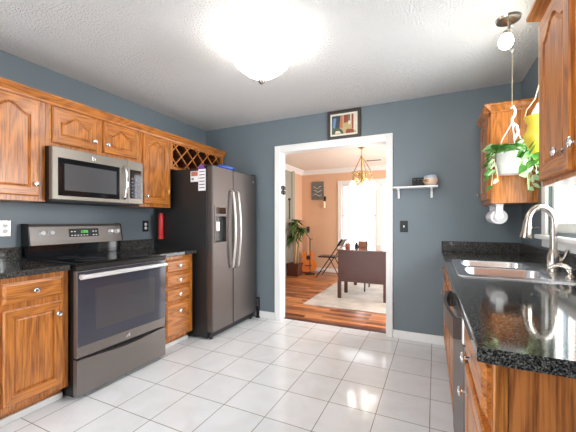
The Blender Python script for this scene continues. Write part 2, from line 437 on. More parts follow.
for i, (a, b, c0, d) in enumerate(DWIN):
    bt = thing('window_blind', ('white slatted blind on the %s dining room window sash' % ('left' if i == 0 else 'right')), 'blind', (0, 0, 0))
    bm = bmesh.new()
    z = c0 + 0.05
    while z < d - 0.07:
        v = [bm.verts.new(p) for p in ((a + 0.01, DY + 0.012, z), (b - 0.01, DY + 0.012, z), (b - 0.01, DY + 0.036, z + 0.021), (a + 0.01, DY + 0.036, z + 0.021))]
        w = [bm.verts.new(q.co + Vector((0, 0, 0.0025))) for q in v]
        bm.faces.new(v[::-1]); bm.faces.new(w)
        for k in range(4): bm.faces.new((v[k], v[(k + 1) % 4], w[(k + 1) % 4], w[k]))
        z += 0.032
    obj('slats', bm, 'blind', bt)
    obj('head_rail', B(a + 0.005, b - 0.005, DY + 0.005, DY + 0.045, d - 0.05, d - 0.002, bev=0.003), 'white', bt)
    obj('bottom_rail', B(a + 0.01, b - 0.01, DY + 0.01, DY + 0.04, c0 + 0.012, c0 + 0.034, bev=0.003), 'white', bt)
    cb = bmesh.new()
    for q in (a + 0.12, b - 0.12): tube(cb, [(q, DY + 0.008, c0 + 0.03), (q, DY + 0.008, d - 0.04)], 0.0015, 5)
    obj('ladder_cord', cb, 'white', bt)

# ------------------------------------------------------------------ cabinet parts (local: x width, -y front, z up)
def rect_pts(x0, x1, z0, z1): return [(x0, z0), (x1, z0), (x1, z1), (x0, z1)]
def inset(poly, d):
    n = len(poly); out = []
    for i in range(n):
        p, a, b = Vector(poly[i]), Vector(poly[i - 1]), Vector(poly[(i + 1) % n])
        e1 = (p - a).normalized(); e2 = (b - p).normalized()
        n1 = Vector((-e1.y, e1.x)); n2 = Vector((-e2.y, e2.x))
        m = (n1 + n2); m = m.normalized() if m.length > 1e-6 else n1
        out.append(p + m * (d / max(0.5, m.dot(n1))))
    return [tuple(q) for q in out]

def panel_door(x0, x1, z0, z1, yf, t=0.02, arch=True, stile=0.052, rail=0.058):
    """door whose front lies at y = yf - t ; counter-clockwise seen from the front"""
    bm = bmesh.new()
    a0, a1 = x0 + stile, x1 - stile; b0 = z0 + rail; h = z1 - z0; w = x1 - x0
    rise = min(0.085, 0.22 * (a1 - a0) + 0.01) if arch else 0.0
    b1 = z1 - rail * 0.85 - rise
    N = 18 if arch else 0
    op = [(a0, b0), (a1, b0), (a1, b1)]; outer = [(x0, z0), (x1, z0), (x1, z1)]
    cx, ha = (a0 + a1) / 2, (a1 - a0) / 2
    for i in range(1, N):
        x = a1 + (a0 - a1) * i / N; s = min(1, abs(x - cx) / (0.86 * ha))
        op.append((x, b1 + rise * (0.5 + 0.5 * math.cos(PI * s)) ** 0.9)); outer.append((x, z1))
    op.append((a0, b1)); outer.append((x0, z1))
    def ring(poly, y): return [bm.verts.new((p[0], y, p[1])) for p in poly]
    c = 0.007
    oi = []
    for (x, z) in outer:
        oi.append((min(max(x, x0 + c), x1 - c), min(max(z, z0 + c), z1 - c)))
    rings = [ring(outer, yf), ring(outer, yf - t + c * 0.8), ring(oi, yf - t), ring(op, yf - t), ring(inset(op, 0.003), yf - t + 0.010),
             ring(inset(op, 0.006), yf - t + 0.0105), ring(inset(op, 0.018), yf - t + 0.0025)]
    n = len(op)
    for ri, (A, Bq) in enumerate(zip(rings, rings[1:])):
        for k in range(n):
            k2 = (k + 1) % n
            fc = bm.faces.new((A[k], A[k2], Bq[k2], Bq[k]))
            if ri in (2,) and (k == 0 or (2 <= k < n - 1)): fc.material_index = 1
    bm.faces.new(rings[-1]); bm.faces.new(rings[0][::-1])
    return bm

def drawer_front(x0, x1, z0, z1, yf, t=0.02, bev=0.016):
    bm = bmesh.new()
    r = rect_pts(x0, x1, z0, z1)
    rings = []
    for p, y in ((r, yf), (r, yf - t * 0.45), (inset(r, bev), yf - t), (inset(r, bev + 0.012), yf - t)):
        rings.append([bm.verts.new((q[0], y, q[1])) for q in p])
    for A, Bq in zip(rings, rings[1:]):
        for k in range(4): bm.faces.new((A[k], A[(k + 1) % 4], Bq[(k + 1) % 4], Bq[k]))
    bm.faces.new(rings[-1]); bm.faces.new(rings[0][::-1])
    return bm

def knob(x, y, z, parent, mat='chrome'):
    k = obj('knob', L([(0.011, 0), (0.011, 0.003), (0.005, 0.006), (0.005, 0.016), (0.014, 0.02), (0.0165, 0.025), (0.014, 0.029), (0.007, 0.030), (0.006, 0.027), (0.0, 0.027)],
                      (x, y, z), (0, -1, 0), 20), mat, parent, True, 50)
    return k

def hinge(x, y, z, parent):
    bm = bmesh.new(); box(bm, x - 0.006, x + 0.006, y - 0.004, y, z - 0.026, z + 0.026, bev=0.0015)
    tube(bm, [(x + 0.004, y - 0.006, z - 0.022), (x + 0.004, y - 0.006, z + 0.022)], 0.004, 8)
    return obj('hinge', bm, 'brass', parent, True)

DT = 0.02
def door(root, x0, x1, z0, z1, d, kx, kz, arch=True, hinge_x=None):
    o = obj('door', panel_door(x0, x1, z0, z1, -d, DT, arch), ['oak', 'oak_h'], root)
    if kx is not None: knob(kx, -d - DT, kz, o)
    if hinge_x is not None:
        for f in (0.2, 0.8): hinge(hinge_x, -d, z0 + (z1 - z0) * f, o)
    return o
def drawer(root, x0, x1, z0, z1, d, n=1):
    o = obj('drawer', drawer_front(x0, x1, z0, z1, -d, DT), 'oak_h', root)
    if n: knob((x0 + x1) / 2, -d - DT, (z0 + z1) / 2, o)
    return o

def carcass(w, d, z0, z1, openings, toe=False):
    """solid sides/top/bottom/back and a face frame with openings (x0,x1,z0,z1)"""
    bm = bmesh.new()
    t = 0.016
    zb = z0 + (0.095 if toe else 0)
    box(bm, 0, t, -d + 0.019, 0, zb, z1); box(bm, w - t, w, -d + 0.019, 0, zb, z1)
    box(bm, t, w - t, -d + 0.019, 0, zb, zb + t); box(bm, t, w - t, -d + 0.019, 0, z1 - t, z1)
    box(bm, t, w - t, -0.008, 0, zb + t, z1 - t)
    wall_with_holes(bm, 'y', -d, -d + 0.019, 0, w, zb, z1, openings)
    if toe: box(bm, 0, w, -d + 0.075, -d + 0.09, z0, zb)
    return bm

# ---- left wall upper cabinets
UD = 0.322; UZ0, UZ1 = 1.343, 2.08
g = 'oak wall cabinets'
def left_root(name, label, y0, z0=0.0, group=g, cat='cabinet', x=0.002): return thing(name, label, cat, (x, y0, z0), R(90), group)
def column_hole(fr, d0, d1): return
r = left_root('wall_cabinet', 'tall oak wall cabinet left of the microwave, with arched door panels', -2.876)
w = 0.762
obj('body', carcass(w, UD, UZ0, UZ1, [(0.05, w / 2 - 0.02, UZ0 + 0.05, UZ1 - 0.05), (w / 2 + 0.02, w - 0.05, UZ0 + 0.05, UZ1 - 0.05)]), 'oak', r)
door(r, 0.04, w / 2 - 0.006, UZ0 + 0.035, 2.045, UD, w / 2 - 0.03, 1.46)
door(r, w / 2 + 0.006 - 0.005, w - 0.043, UZ0 + 0.035, 2.045, UD, w - 0.068, 1.46)
r = left_root('wall_cabinet', 'short two-door oak wall cabinet directly above the microwave', -2.112)
w = 0.780; zb = 1.742
obj('body', carcass(w, UD, zb, UZ1, [(0.05, 0.36, zb + 0.045, UZ1 - 0.05), (0.42, 0.73, zb + 0.045, UZ1 - 0.05)]), 'oak', r)
door(r, 0.038, 0.362, 1.775, 2.042, UD, 0.338, 1.845, True, 0.030)
door(r, 0.421, 0.740, 1.775, 2.042, UD, 0.448, 1.845, True, 0.748)
r = left_root('wall_cabinet', 'narrow tall oak wall cabinet between the microwave and the wine rack', -1.330)
w = 0.379
obj('body', carcass(w, UD, UZ0, UZ1, [(0.05, w - 0.05, UZ0 + 0.05, UZ1 - 0.05)]), 'oak', r)
door(r, 0.034, w - 0.037, UZ0 + 0.032, 2.045, UD, 0.062, 1.448, True, w - 0.029)
# ---- wine rack
r = left_root('wine_rack', 'oak lattice wine rack above the refrigerator', -0.949, cat='wine rack', group=None)
w = 0.905; zb = 1.755; oh = (0.035, w - 0.05, zb + 0.03, UZ1 - 0.05)
bm = carcass(w, UD, zb, UZ1, [oh])
obj('body', bm, 'oak', r)
bm = bmesh.new()
x0, x1, z0, z1 = oh
def clip(px, pz, dx, dz):
    t0, t1 = -9, 9
    for p, d, lo, hi in ((px, dx, x0 - 0.012, x1 + 0.012), (pz, dz, z0 - 0.012, z1 + 0.012)):
        a, b = (lo - p) / d, (hi - p) / d; t0 = max(t0, min(a, b)); t1 = min(t1, max(a, b))
    return (t0, t1)
sp = 0.172
for dirz in (1, -1):
    for i in range(-3, 12):
        px = x0 + i * sp; pz = z0 if dirz > 0 else z1
        dx, dz = 0.7071, 0.7071 * dirz
        t0, t1 = clip(px, pz, dx, dz)
        if t1 - t0 < 0.03: continue
        a = Vector((px + dx * t0, pz + dz * t0)); b = Vector((px + dx * t1, pz + dz * t1)); nn = Vector((-dz, dx)) * 0.0065
        ys = (-UD + (0.003 if dirz > 0 else 0.0035), -0.03)
        prism(bm, [tuple(a - nn), tuple(b - nn), tuple(b + nn), tuple(a + nn)], 1, *ys)
obj('lattice', bm, 'oak_shade', r)  # lattice depth coloured as if shaded, front edges stay plain oak
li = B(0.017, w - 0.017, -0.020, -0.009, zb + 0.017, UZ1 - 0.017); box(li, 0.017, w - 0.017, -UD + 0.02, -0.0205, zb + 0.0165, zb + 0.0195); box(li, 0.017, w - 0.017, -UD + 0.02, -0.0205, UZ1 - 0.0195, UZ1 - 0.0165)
obj('shade_liner', li, 'oak_shade', r)  # added dark boards that paint the shade behind the lattice
lf = bmesh.new()
for dirz in (1, -1):
    for i in range(-3, 12):
        px = x0 + i * sp; pz = z0 if dirz > 0 else z1
        dx, dz = 0.7071, 0.7071 * dirz
        t0, t1 = clip(px, pz, dx, dz)
        if t1 - t0 < 0.03: continue
        a = Vector((px + dx * t0, pz + dz * t0)); b = Vector((px + dx * t1, pz + dz * t1)); nn = Vector((-dz, dx)) * 0.0065
        prism(lf, [tuple(a - nn), tuple(b - nn), tuple(b + nn), tuple(a + nn)], 1, -UD - (0.001 if dirz > 0 else 0.0045), -UD + 0.004)
obj('lattice_edge', lf, 'oak', r)
# ---- crown moulding along the left cabinets
cr = [(0.0, 0.0), (0.010, 0.0), (0.014, 0.012), (0.022, 0.020), (0.040, 0.046), (0.046, 0.050), (0.046, 0.062), (0.0, 0.062)]
CZ = 2.048
def crown_run(bm, axis, base_c, sgn, a, b):
    prism(bm, [(base_c + sgn * p, CZ + q) for p, q in cr], axis, a, b)
bm = bmesh.new(); crown_run(bm, 1, 0.002 + UD + 0.001, 1, -2.90, -0.04)
struct('trim_crown_left', bm, 'oak_y', label='oak crown moulding along the top of the left wall cabinets')

# ---- right wall upper cabinets (front faces -x)
def right_root(name, label, y0, group=g, cat='cabinet'): return thing(name, label, cat, (W - 0.002, y0, 0), R(-90), group)
RD = 0.300
r = right_root('wall_cabinet', 'narrow oak wall cabinet in the back corner beside the hanging plant', -0.03)
w = 0.468
obj('body', carcass(w, RD, UZ0, UZ1, [(0.05, w - 0.05, UZ0 + 0.05, UZ1 - 0.05)]), 'oak', r)
door(r, 0.03, w - 0.03, UZ0 + 0.035, 2.04, RD, 0.055, 1.44, True)
bm = bmesh.new()
xf = W - 0.002 - RD - 0.001
crown_run(bm, 1, xf, -1, -0.498 - 0.046, -0.03)
prism(bm, [(-0.499 - p, CZ + q) for p, q in cr], 0, xf - 0.046, W - 0.004)
struct('trim_crown_corner', bm, 'oak_y', label='oak crown moulding on the corner wall cabinet')
r = right_root('wall_cabinet', 'oak wall cabinet nearest the camera at the right, with an arched door', -1.800)
w = 0.84
obj('body', carcass(w, RD, UZ0, UZ1 - 0.035, [(0.05, 0.33, UZ0 + 0.05, UZ1 - 0.085), (0.41, w - 0.05, UZ0 + 0.05, UZ1 - 0.085)]), 'oak', r)
door(r, 0.030, 0.345, UZ0 + 0.018, 1.995, RD, 0.292, 1.43)
door(r, 0.385, w - 0.03, UZ0 + 0.018, 1.995, RD, 0.428, 1.43)
bm = bmesh.new(); crn = [(0.0, 0.0), (0.046, 0.010), (0.048, 0.022), (0.036, 0.034), (0.030, 0.055), (0.018, 0.070), (0.0, 0.070)]
prism(bm, [(xf - p, 2.028 + q) for p, q in crn], 1, -2.66, -1.775)
struct('trim_crown_right', bm, 'oak_y', label='oak crown moulding on the near right wall cabinet')

# ------------------------------------------------------------------ left base cabinets and worktops
BD = 0.605; BZ = 0.875
gb = 'oak base cabinets'
def base_unit(root, w, d, rows, toe_white=True):
    """rows: list of ('drawer'|'door'|'doors', z0, z1)"""
    holes = []
    bm = carcass(w, d, 0, BZ, [], True)
    obj('body', bm, 'oak', root)
    if toe_white: obj('toe_trim', B(0, w, -d + 0.058, -d + 0.0745, 0.001, 0.042, bev=0.004), 'white', root)
for y0, lab in ((-2.88, 'oak base cabinet farthest to the left, mostly out of view'), (-2.50, 'oak base cabinet with one drawer over one door, left of the range')):
    r = left_root('base_cabinet', lab, y0, group=gb)
    base_unit(r, 0.379, BD, None)
    drawer(r, 0.022, 0.340, 0.722, 0.842, BD)
    o = door(r, 0.022, 0.340, 0.135, 0.685, BD, 0.306, 0.607, False, 0.013)
r = left_root('base_cabinet', 'narrow oak base cabinet with four drawers between range and refrigerator', -1.345, group=gb)
base_unit(r, 0.410, BD, None)
for z0, z1 in ((0.722, 0.842), (0.588, 0.706), (0.448, 0.572), (0.125, 0.430)):
    o = obj('drawer', drawer_front(0.055, 0.368, z0, z1, -BD, DT), 'oak_h', r)
    knob(0.21, -BD - DT, (z0 + z1) / 2 if z1 - z0 < 0.2 else 0.352, o)

def worktop(name, label, x0, x1, y0, y1, splash):
    t = thing(name, label, 'worktop', (0, 0, 0))
    obj('slab', B(x0, x1, y0, y1, BZ + 0.001, 0.912, bev=0.005), 'granite', t)
    sb = bmesh.new()
    for s in splash: box(sb, *s, bev=0.003)
    obj('backsplash', sb, 'granite', t)
    return t
worktop('worktop', 'black speckled granite worktop left of the range', 0.001, 0.640, -2.90, -2.122, [(0.001, 0.022, -2.90, -2.122, 0.9125, 1.01)])
worktop('worktop', 'short black granite worktop between range and refrigerator', 0.001, 0.640, -1.350, -0.900, [(0.001, 0.022, -1.350, -0.905, 0.9125, 1.01)])

# ------------------------------------------------------------------ right base run (slightly out of square with the wall)
TH = math.atan(0.035 / 2.6)
def rpt(s, depth_from_face): # point along the run: s from the back wall, behind the face line
    fx, fy = 2.930 + math.sin(TH) * s, -math.cos(TH) * s
    return (fx + math.cos(TH) * depth_from_face, fy + math.sin(TH) * depth_from_face)
RB = 0.56
def rroot(name, label, s, group=gb, cat='cabinet'):
    p = rpt(s, RB); return thing(name, label, cat, (p[0], p[1], 0), R(-90) + TH, group)
r = rroot('base_cabinet', 'oak base cabinet at the far end of the sink counter, in the back corner', 0.02)
base_unit(r, 0.55, RB, None); drawer(r, 0.05, 0.50, 0.722, 0.842, RB); door(r, 0.05, 0.50, 0.135, 0.685, RB, 0.45, 0.61, False)
r = rroot('base_cabinet', 'wide oak sink base cabinet beside the dishwasher', 0.573)
w = 0.918
obj('body', B(0, w, -RB, -RB + 0.02, 0.095, BZ), 'oak', r)
bm = B(0, 0.016, -RB + 0.02, 0, 0.0, BZ); box(bm, w - 0.016, w, -RB + 0.02, 0, 0, BZ); box(bm, 0.016, w - 0.016, -RB + 0.075, -RB + 0.09, 0, 0.095)
obj('side_panel', bm, 'oak', r)
for a, b, k in ((0.035, 0.448, 0.41), (0.470, 0.884, 0.505)):
    drawer(r, a, b, 0.722, 0.842, RB, 0); door(r, a, b, 0.135, 0.685, RB, k, 0.62, False)
r = rroot('base_cabinet', 'oak base cabinet nearest the camera at the right, with drawer, door and end panel', 2.060)
w = 0.455
obj('body', carcass(w, RB, 0, BZ, [], True), 'oak', r)
drawer(r, 0.03, w - 0.02, 0.722, 0.845, RB); door(r, 0.03, w - 0.02, 0.135, 0.690, RB, 0.125, 0.628, False)
obj('end_panel', B(w, w + 0.008, -RB + 0.03, 0.0, 0.02, BZ - 0.001), 'oak_c', r)
obj('corner_strip', B(w, w + 0.012, -RB - 0.001, -RB + 0.029, 0.095, BZ - 0.001, bev=0.004), 'oak', r)

# dishwasher
r = rroot('dishwasher', 'dark stainless dishwasher under the right counter', 1.495, None, 'dishwasher')
w = 0.562
obj('body', B(0.004, w - 0.004, -RB + 0.02, -0.01, 0.0, BZ - 0.006), 'black_m', r)
dd = obj('door', B(0.004, w - 0.004, -RB - 0.022, -RB + 0.019, 0.11, 0.735, bev=0.006), 'slate', r)
obj('console', B(0.004, w - 0.004, -RB - 0.026, -RB + 0.019, 0.738, BZ - 0.006, bev=0.006), 'slate_l', r)  # lighter steel than the door, paints light into the handle pocket
op_ = []; ip_ = []
for k in range(13):
    f_ = k / 12; x_ = 0.02 + (w - 0.04) * f_; y_ = -RB - 0.055 - 0.022 * math.sin(PI * f_)
    op_.append((x_, y_)); ip_.append((min(max(x_, 0.034), w - 0.034), y_ + 0.014))
poly = [(0.02, -RB - 0.0265)] + op_ + [(w - 0.02, -RB - 0.0265), (w - 0.034, -RB - 0.0265)] + ip_[::-1] + [(0.034, -RB - 0.0265)]
h = prism(bmesh.new(), poly, 2, 0.752, 0.832)
obj('handle', h, 'slate', dd)
obj('toe_panel', B(0.01, w - 0.01, -RB + 0.05, -RB + 0.06, 0.0, 0.105), 'black_m', r)

# right worktop with a cut-out for the sink
def cutpoly(bm, outer, holes, z0, z1):
    """outer quad with rectangular holes, as strips"""
    pass
SY0, SY1, SX0, SX1 = -1.485, -0.76, 2.985, 3.485       # cut-out
t = thing('worktop', 'long black granite worktop with the sink on the right', 'worktop')
e0 = 2.893; e1 = e0 + math.sin(TH) * 2.6
def ex(y): return e0 + (-y / 2.6) * (e1 - e0)
bm = bmesh.new()
zt, zb = 0.912, BZ + 0.001
yn = -2.552
xr_ = W - 0.001
def quadprism(pts):
    va = [bm.verts.new((x, y, zb)) for x, y in pts]; vb = [bm.verts.new((x, y, zt)) for x, y in pts]
    n = len(pts)
    return va, vb
# grid of vertices around the hole
ys = [yn, SY0, SY1, -0.001]
cols = [[ex(y), SX0, SX1, xr_] for y in ys]
top = [[bm.verts.new((cols[i][j], ys[i], zt)) for j in range(4)] for i in range(4)]
bot = [[bm.verts.new((cols[i][j], ys[i], zb)) for j in range(4)] for i in range(4)]
for i in range(3):
    for j in range(3):
        if i == 1 and j == 1: continue
        bm.faces.new((top[i][j], top[i][j + 1], top[i + 1][j + 1], top[i + 1][j]))
        bm.faces.new((bot[i][j], bot[i + 1][j], bot[i + 1][j + 1], bot[i][j + 1]))
def side(a, b): bm.faces.new((bot[a[0]][a[1]], bot[b[0]][b[1]], top[b[0]][b[1]], top[a[0]][a[1]]))
loop = [(0, 0), (0, 1), (0, 2), (0, 3), (1, 3), (2, 3), (3, 3), (3, 2), (3, 1), (3, 0), (2, 0), (1, 0)]
for a, b in zip(loop, loop[1:] + loop[:1]): side(a, b)
hl = [(1, 1), (2, 1), (2, 2), (1, 2)]
for a, b in zip(hl, hl[1:] + hl[:1]): side(a, b)
bm.edges.ensure_lookup_table()
be = [e for e in bm.edges if (abs(e.verts[0].co.z - e.verts[1].co.z) < 1e-6 and ((e.verts[0].co.y <= yn + 1e-4 and e.verts[1].co.y <= yn + 1e-4) or
      (e.verts[0].co.x < 2.95 and e.verts[1].co.x < 2.95 and max(abs(e.verts[0].co.x - ex(e.verts[0].co.y)), abs(e.verts[1].co.x - ex(e.verts[1].co.y))) < 1e-4)))]
bmesh.ops.bevel(bm, geom=be, offset=0.007, segments=3, affect='EDGES', profile=0.5)
obj('slab', bm, 'granite', t)
sb = B(ex(0) + 0.004, xr_, -0.022, -0.001, 0.9125, 1.012, bev=0.003); box(sb, xr_ - 0.021, xr_, yn + 0.01, -0.0225, 0.9125, 1.012, bev=0.003)
obj('backsplash', sb, 'granite', t)

# ------------------------------------------------------------------ sink
def rrect(x0, x1, y0, y1, r, n=6):
    out = []
    for cx, cy, a0 in ((x1 - r, y1 - r, 0), (x0 + r, y1 - r, 90), (x0 + r, y0 + r, 180), (x1 - r, y0 + r, 270)):
        for k in range(n + 1):
            a = R(a0 + 90 * k / n); out.append((cx + r * math.cos(a), cy + r * math.sin(a)))
    return out
sk = thing('kitchen_sink', 'stainless steel double bowl sink set in the granite worktop', 'sink', (0, 0, 0))
def bowl(bm, x0, x1, y0, y1, zt, depth):
    n = None; rings = []
    for ins, z, rr in ((0.0, zt, 0.07), (0.006, zt - 0.006, 0.066), (0.012, zt - depth * 0.8, 0.06), (0.04, zt - depth, 0.05)):
        rings.append([bm.verts.new((x, y, z)) for x, y in rrect(x0 + ins, x1 - ins, y0 + ins, y1 - ins, rr)])
    n = len(rings[0])
    for A, Bq in zip(rings, rings[1:]):
        for k in range(n): bm.faces.new((A[k], Bq[k], Bq[(k + 1) % n], A[(k + 1) % n]))
    bm.faces.new(rings[-1][::-1])
    return rings[0]
zt = 0.918
bowls = [(3.000, 3.375, -1.095, -0.785), (3.000, 3.375, -1.462, -1.150)]
for q in bowls:
    bm = bowl_bm = bmesh.new(); bowl(bm, *q, zt, 0.17)
    me_o = obj('bowl', bm, 'sinksteel', sk, True, 60)
    cx, cy = (q[0] + q[1]) / 2, (q[2] + q[3]) / 2
    obj('drain', L([(0.045, 0.0), (0.045, 0.003), (0.036, 0.004), (0.03, 0.001), (0.0, 0.001)], (cx, cy, zt - 0.17), (0, 0, 1), 20), 'chrome', me_o, True)
# deck plate: outer rounded rectangle with two bowl openings, triangulated
bm = bmesh.new()
def loop_edges(pts, z):
    vs = [bm.verts.new((x, y, z)) for x, y in pts]
    return [bm.edges.new((vs[k], vs[(k + 1) % len(vs)])) for k in range(len(vs))]
ed = loop_edges(rrect(2.955, 3.505, -1.520, -0.735, 0.04), zt)
for q in bowls: ed += loop_edges(rrect(*q, 0.07), zt)
bmesh.ops.triangle_fill(bm, use_beauty=True, use_dissolve=False, edges=ed)
ro = rrect(2.955, 3.505, -1.520, -0.735, 0.04)
r1 = [bm.verts.new((x, y, zt)) for x, y in ro]; ro2 = rrect(2.950, 3.510, -1.525, -0.730, 0.043); r2 = [bm.verts.new((x, y, 0.9125)) for x, y in ro2]
for k in range(len(r1)): bm.faces.new((r1[k], r2[k], r2[(k + 1) % len(r1)], r1[(k + 1) % len(r1)]))
bmesh.ops.remove_doubles(bm, verts=bm.verts[:], dist=0.0001)
obj('deck', bm, 'sinksteel', sk)

# faucet
fx, fy = 3.448, -1.145
fc = thing('faucet', 'brushed nickel gooseneck pull-down faucet at the sink', 'faucet', (fx, fy, zt + 0.0005))
obj('body', L([(0.034, 0), (0.035, 0.004), (0.030, 0.012), (0.029, 0.03), (0.031, 0.075), (0.029, 0.09), (0.022, 0.115), (0.019, 0.125), (0.0, 0.125)]), 'nickel', fc, True, 50)
RA = 0.062
pts = [(0, 0, 0.11), (0, 0, 0.20), (0, 0, 0.275)]
for k in range(1, 13):
    a = PI * k / 12 * 0.97; pts.append((-RA + RA * math.cos(a), -0.02 * k / 12, 0.275 + RA * 1.45 * math.sin(a)))
obj('spout', T(pts, 0.0172, 14), 'nickel', fc, True, 60)
ex_, ey_, ez_ = pts[-1]
obj('spray_head', L([(0.0, 0.0), (0.0185, 0.0), (0.0195, 0.012), (0.021, 0.03), (0.026, 0.07), (0.031, 0.098), (0.029, 0.104), (0.0, 0.104)], (ex_, ey_, ez_ + 0.005), (-0.10, -0.03, -1), 18), 'nickel', fc, True, 50)
h = T([(0.02, -0.006, 0.060), (0.035, -0.010, 0.064)], 0.018, 14)
tube(h, [(0.034, -0.010, 0.062), (0.046, -0.018, 0.085), (0.056, -0.026, 0.125)], [0.010, 0.008, 0.0105], 12)
obj('lever', h, 'nickel', fc, True, 50)
sd = thing('soap_dispenser', 'brushed nickel soap dispenser beside the faucet', 'soap dispenser', (3.448, -1.40, zt + 0.0005))
obj('base', L([(0.024, 0), (0.025, 0.004), (0.020, 0.012), (0.013, 0.02), (0.013, 0.032), (0.019, 0.036), (0.019, 0.046), (0, 0.048)]), 'nickel', sd, True, 50)
obj('nozzle', T([(0.0, 0, 0.042), (-0.016, 0.024, 0.058), (-0.034, 0.050, 0.060), (-0.052, 0.076, 0.048), (-0.060, 0.088, 0.036)], [0.011, 0.011, 0.0105, 0.010, 0.008], 12), 'nickel', sd, True, 60)

# ------------------------------------------------------------------ logos (round badge with letters)
def badge(parent, x, y, z, r):
    b = obj('badge', L([(r, 0), (r, 0.002), (r * 0.86, 0.0026), (0, 0.0026)], (x, y, z), (0, -1, 0), 24), 'chrome', parent, True)
    obj('badge_face', L([(r * 0.76, 0), (r * 0.76, 0.0006), (0, 0.0006)], (x, y - 0.0026, z), (0, -1, 0), 20), 'slate', b)
    cu = bpy.data.curves.new('letters', 'FONT'); cu.body = 'GE'; cu.size = r * 1.1; cu.align_x = 'CENTER'; cu.align_y = 'CENTER'; cu.extrude = 0.0003
    tmp = bpy.data.objects.new('letters', cu); C.objects.link(tmp)
    bpy.context.view_layer.update()
    me = bpy.data.meshes.new_from_object(tmp.evaluated_get(bpy.context.evaluated_depsgraph_get()))
    bpy.data.objects.remove(tmp); bpy.data.curves.remove(cu)
    me.transform(Matrix.Translation((x, y - 0.0037, z)) @ Matrix.Rotation(R(90), 4, 'X'))
    me.materials.clear(); me.materials.append(M['white_p'])
    o = bpy.data.objects.new('letters', me); C.objects.link(o); o.parent = b
    return b

# ------------------------------------------------------------------ range
r = left_root('range', 'freestanding slate steel electric range with black glass cooktop', -2.114, cat='range', group=None, x=0.004)
w = 0.758
obj('body', B(0.002, w - 0.002, -0.640, 0, 0.02, 0.898), 'black', r)
obj('cooktop', B(0.0, w, -0.690, -0.085, 0.900, 0.922, bev=0.005), 'glass_k', r)
obj('front_lip', B(0.0, w, -0.686, -0.641, 0.868, 0.899, bev=0.004), 'black', r)
for (cx, cy, rr) in ((0.2, -0.26, 0.075), (0.56, -0.26, 0.075), (0.2, -0.52, 0.10), (0.56, -0.52, 0.11)):
    pts = [(cx + rr * math.cos(2 * PI * k / 40), cy + rr * math.sin(2 * PI * k / 40), 0.9222) for k in range(40)]
    obj('burner_ring', T(pts, 0.0010, 4, True), 'mic_win', r)
bgd = obj('backguard', B(0.004, w, -0.096, 0, 0.9225, 1.018, bev=0.003), 'glass_k', r)
bm = prism(bmesh.new(), [(0.0, 1.019), (-0.118, 1.019), (-0.111, 1.05), (-0.091, 1.160), (-0.078, 1.180), (0.0, 1.180)], 0, 0.008, w - 0.002)
obj('control_panel', bm, 'slate_r', r)
bm = prism(bmesh.new(), [(0.0, 1.017), (-0.120, 1.017), (-0.113, 1.053), (-0.093, 1.162), (-0.078, 1.183), (0.0, 1.183)], 0, -0.001, 0.0078)
obj('end_cap', bm, 'black', r)
bm = prism(bmesh.new(), [(0.0, 1.017), (-0.120, 1.017), (-0.113, 1.053), (-0.093, 1.162), (-0.078, 1.183), (0.0, 1.183)], 0, w - 0.0018, w + 0.007)
obj('end_cap', bm, 'black', r)
nrm = Vector((0, -0.10, 0.02)).normalized()
def on_panel(z): return -0.111 + 0.020 * (z - 1.05) / 0.11
for x in (0.088, 0.152, 0.672, 0.730):
    kx = min(x, w - 0.045)
    obj('knob', L([(0.024, 0), (0.024, 0.004), (0.020, 0.006), (0.017, 0.024), (0.015, 0.027), (0.0, 0.027)], (kx if x != 0.672 else 0.650, on_panel(1.108), 1.108), nrm, 20), 'knobsteel', r, True, 40)
# display
def panel_box(name, x0, x1, z0, z1, lift, th, mat, par):
    bm = bmesh.new()
    y0, y1 = on_panel(z0), on_panel(z1)
    prism(bm, [(y0 - lift, z0), (y1 - lift, z1), (y1 - lift - th, z1 + th * 0.2), (y0 - lift - th, z0 + th * 0.2)], 0, x0, x1)
    return obj(name, bm, mat, par)
dp = panel_box('display', 0.285, 0.535, 1.072, 1.140, -0.001, 0.003, 'black', r)
lb = bmesh.new()
for x0, x1 in ((0.383, 0.388), (0.394, 0.399), (0.404, 0.419), (0.424, 0.439)):
    for z in (1.106, 1.114, 1.122):
        y = on_panel(z) - 0.003; box(lb, x0, x1, y - 0.001, y, z, z + 0.003)
obj('clock_digits', lb, 'green_led', dp)
for z, xs in ((1.085, (0.300, 0.325, 0.350, 0.375, 0.400, 0.425, 0.480, 0.505)), (1.116, (0.300, 0.325, 0.480, 0.505))):
    for x in xs:
        y = on_panel(z) - 0.003; obj('button', B(x, x + 0.013, y - 0.001, y, z - 0.003, z + 0.004), 'paper', dp)
dd = obj('oven_door', B(0.004, w - 0.004, -0.684, -0.641, 0.285, 0.866, bev=0.004), 'slate_r', r)
obj('door_glass', B(0.006, w - 0.006, -0.690, -0.6842, 0.360, 0.862, bev=0.002), 'oven_glass', dd)
obj('oven_window', B(0.125, w - 0.125, -0.6915, -0.6901, 0.445, 0.735), 'oven_win', dd)
hb = T([(0.006, -0.722, 0.830), (w - 0.030, -0.722, 0.830)], 0.0165, 14)
obj('handle', hb, 'knobsteel', dd, True, 50)
hm = bmesh.new()
for x in (0.008, w - 0.068): box(hm, x, x + 0.036, -0.725, -0.690, 0.816, 0.846, bev=0.006)
obj('handle_mount', hm, 'slate_l', dd)
badge(dd, 0.385, -0.684, 0.322, 0.018)
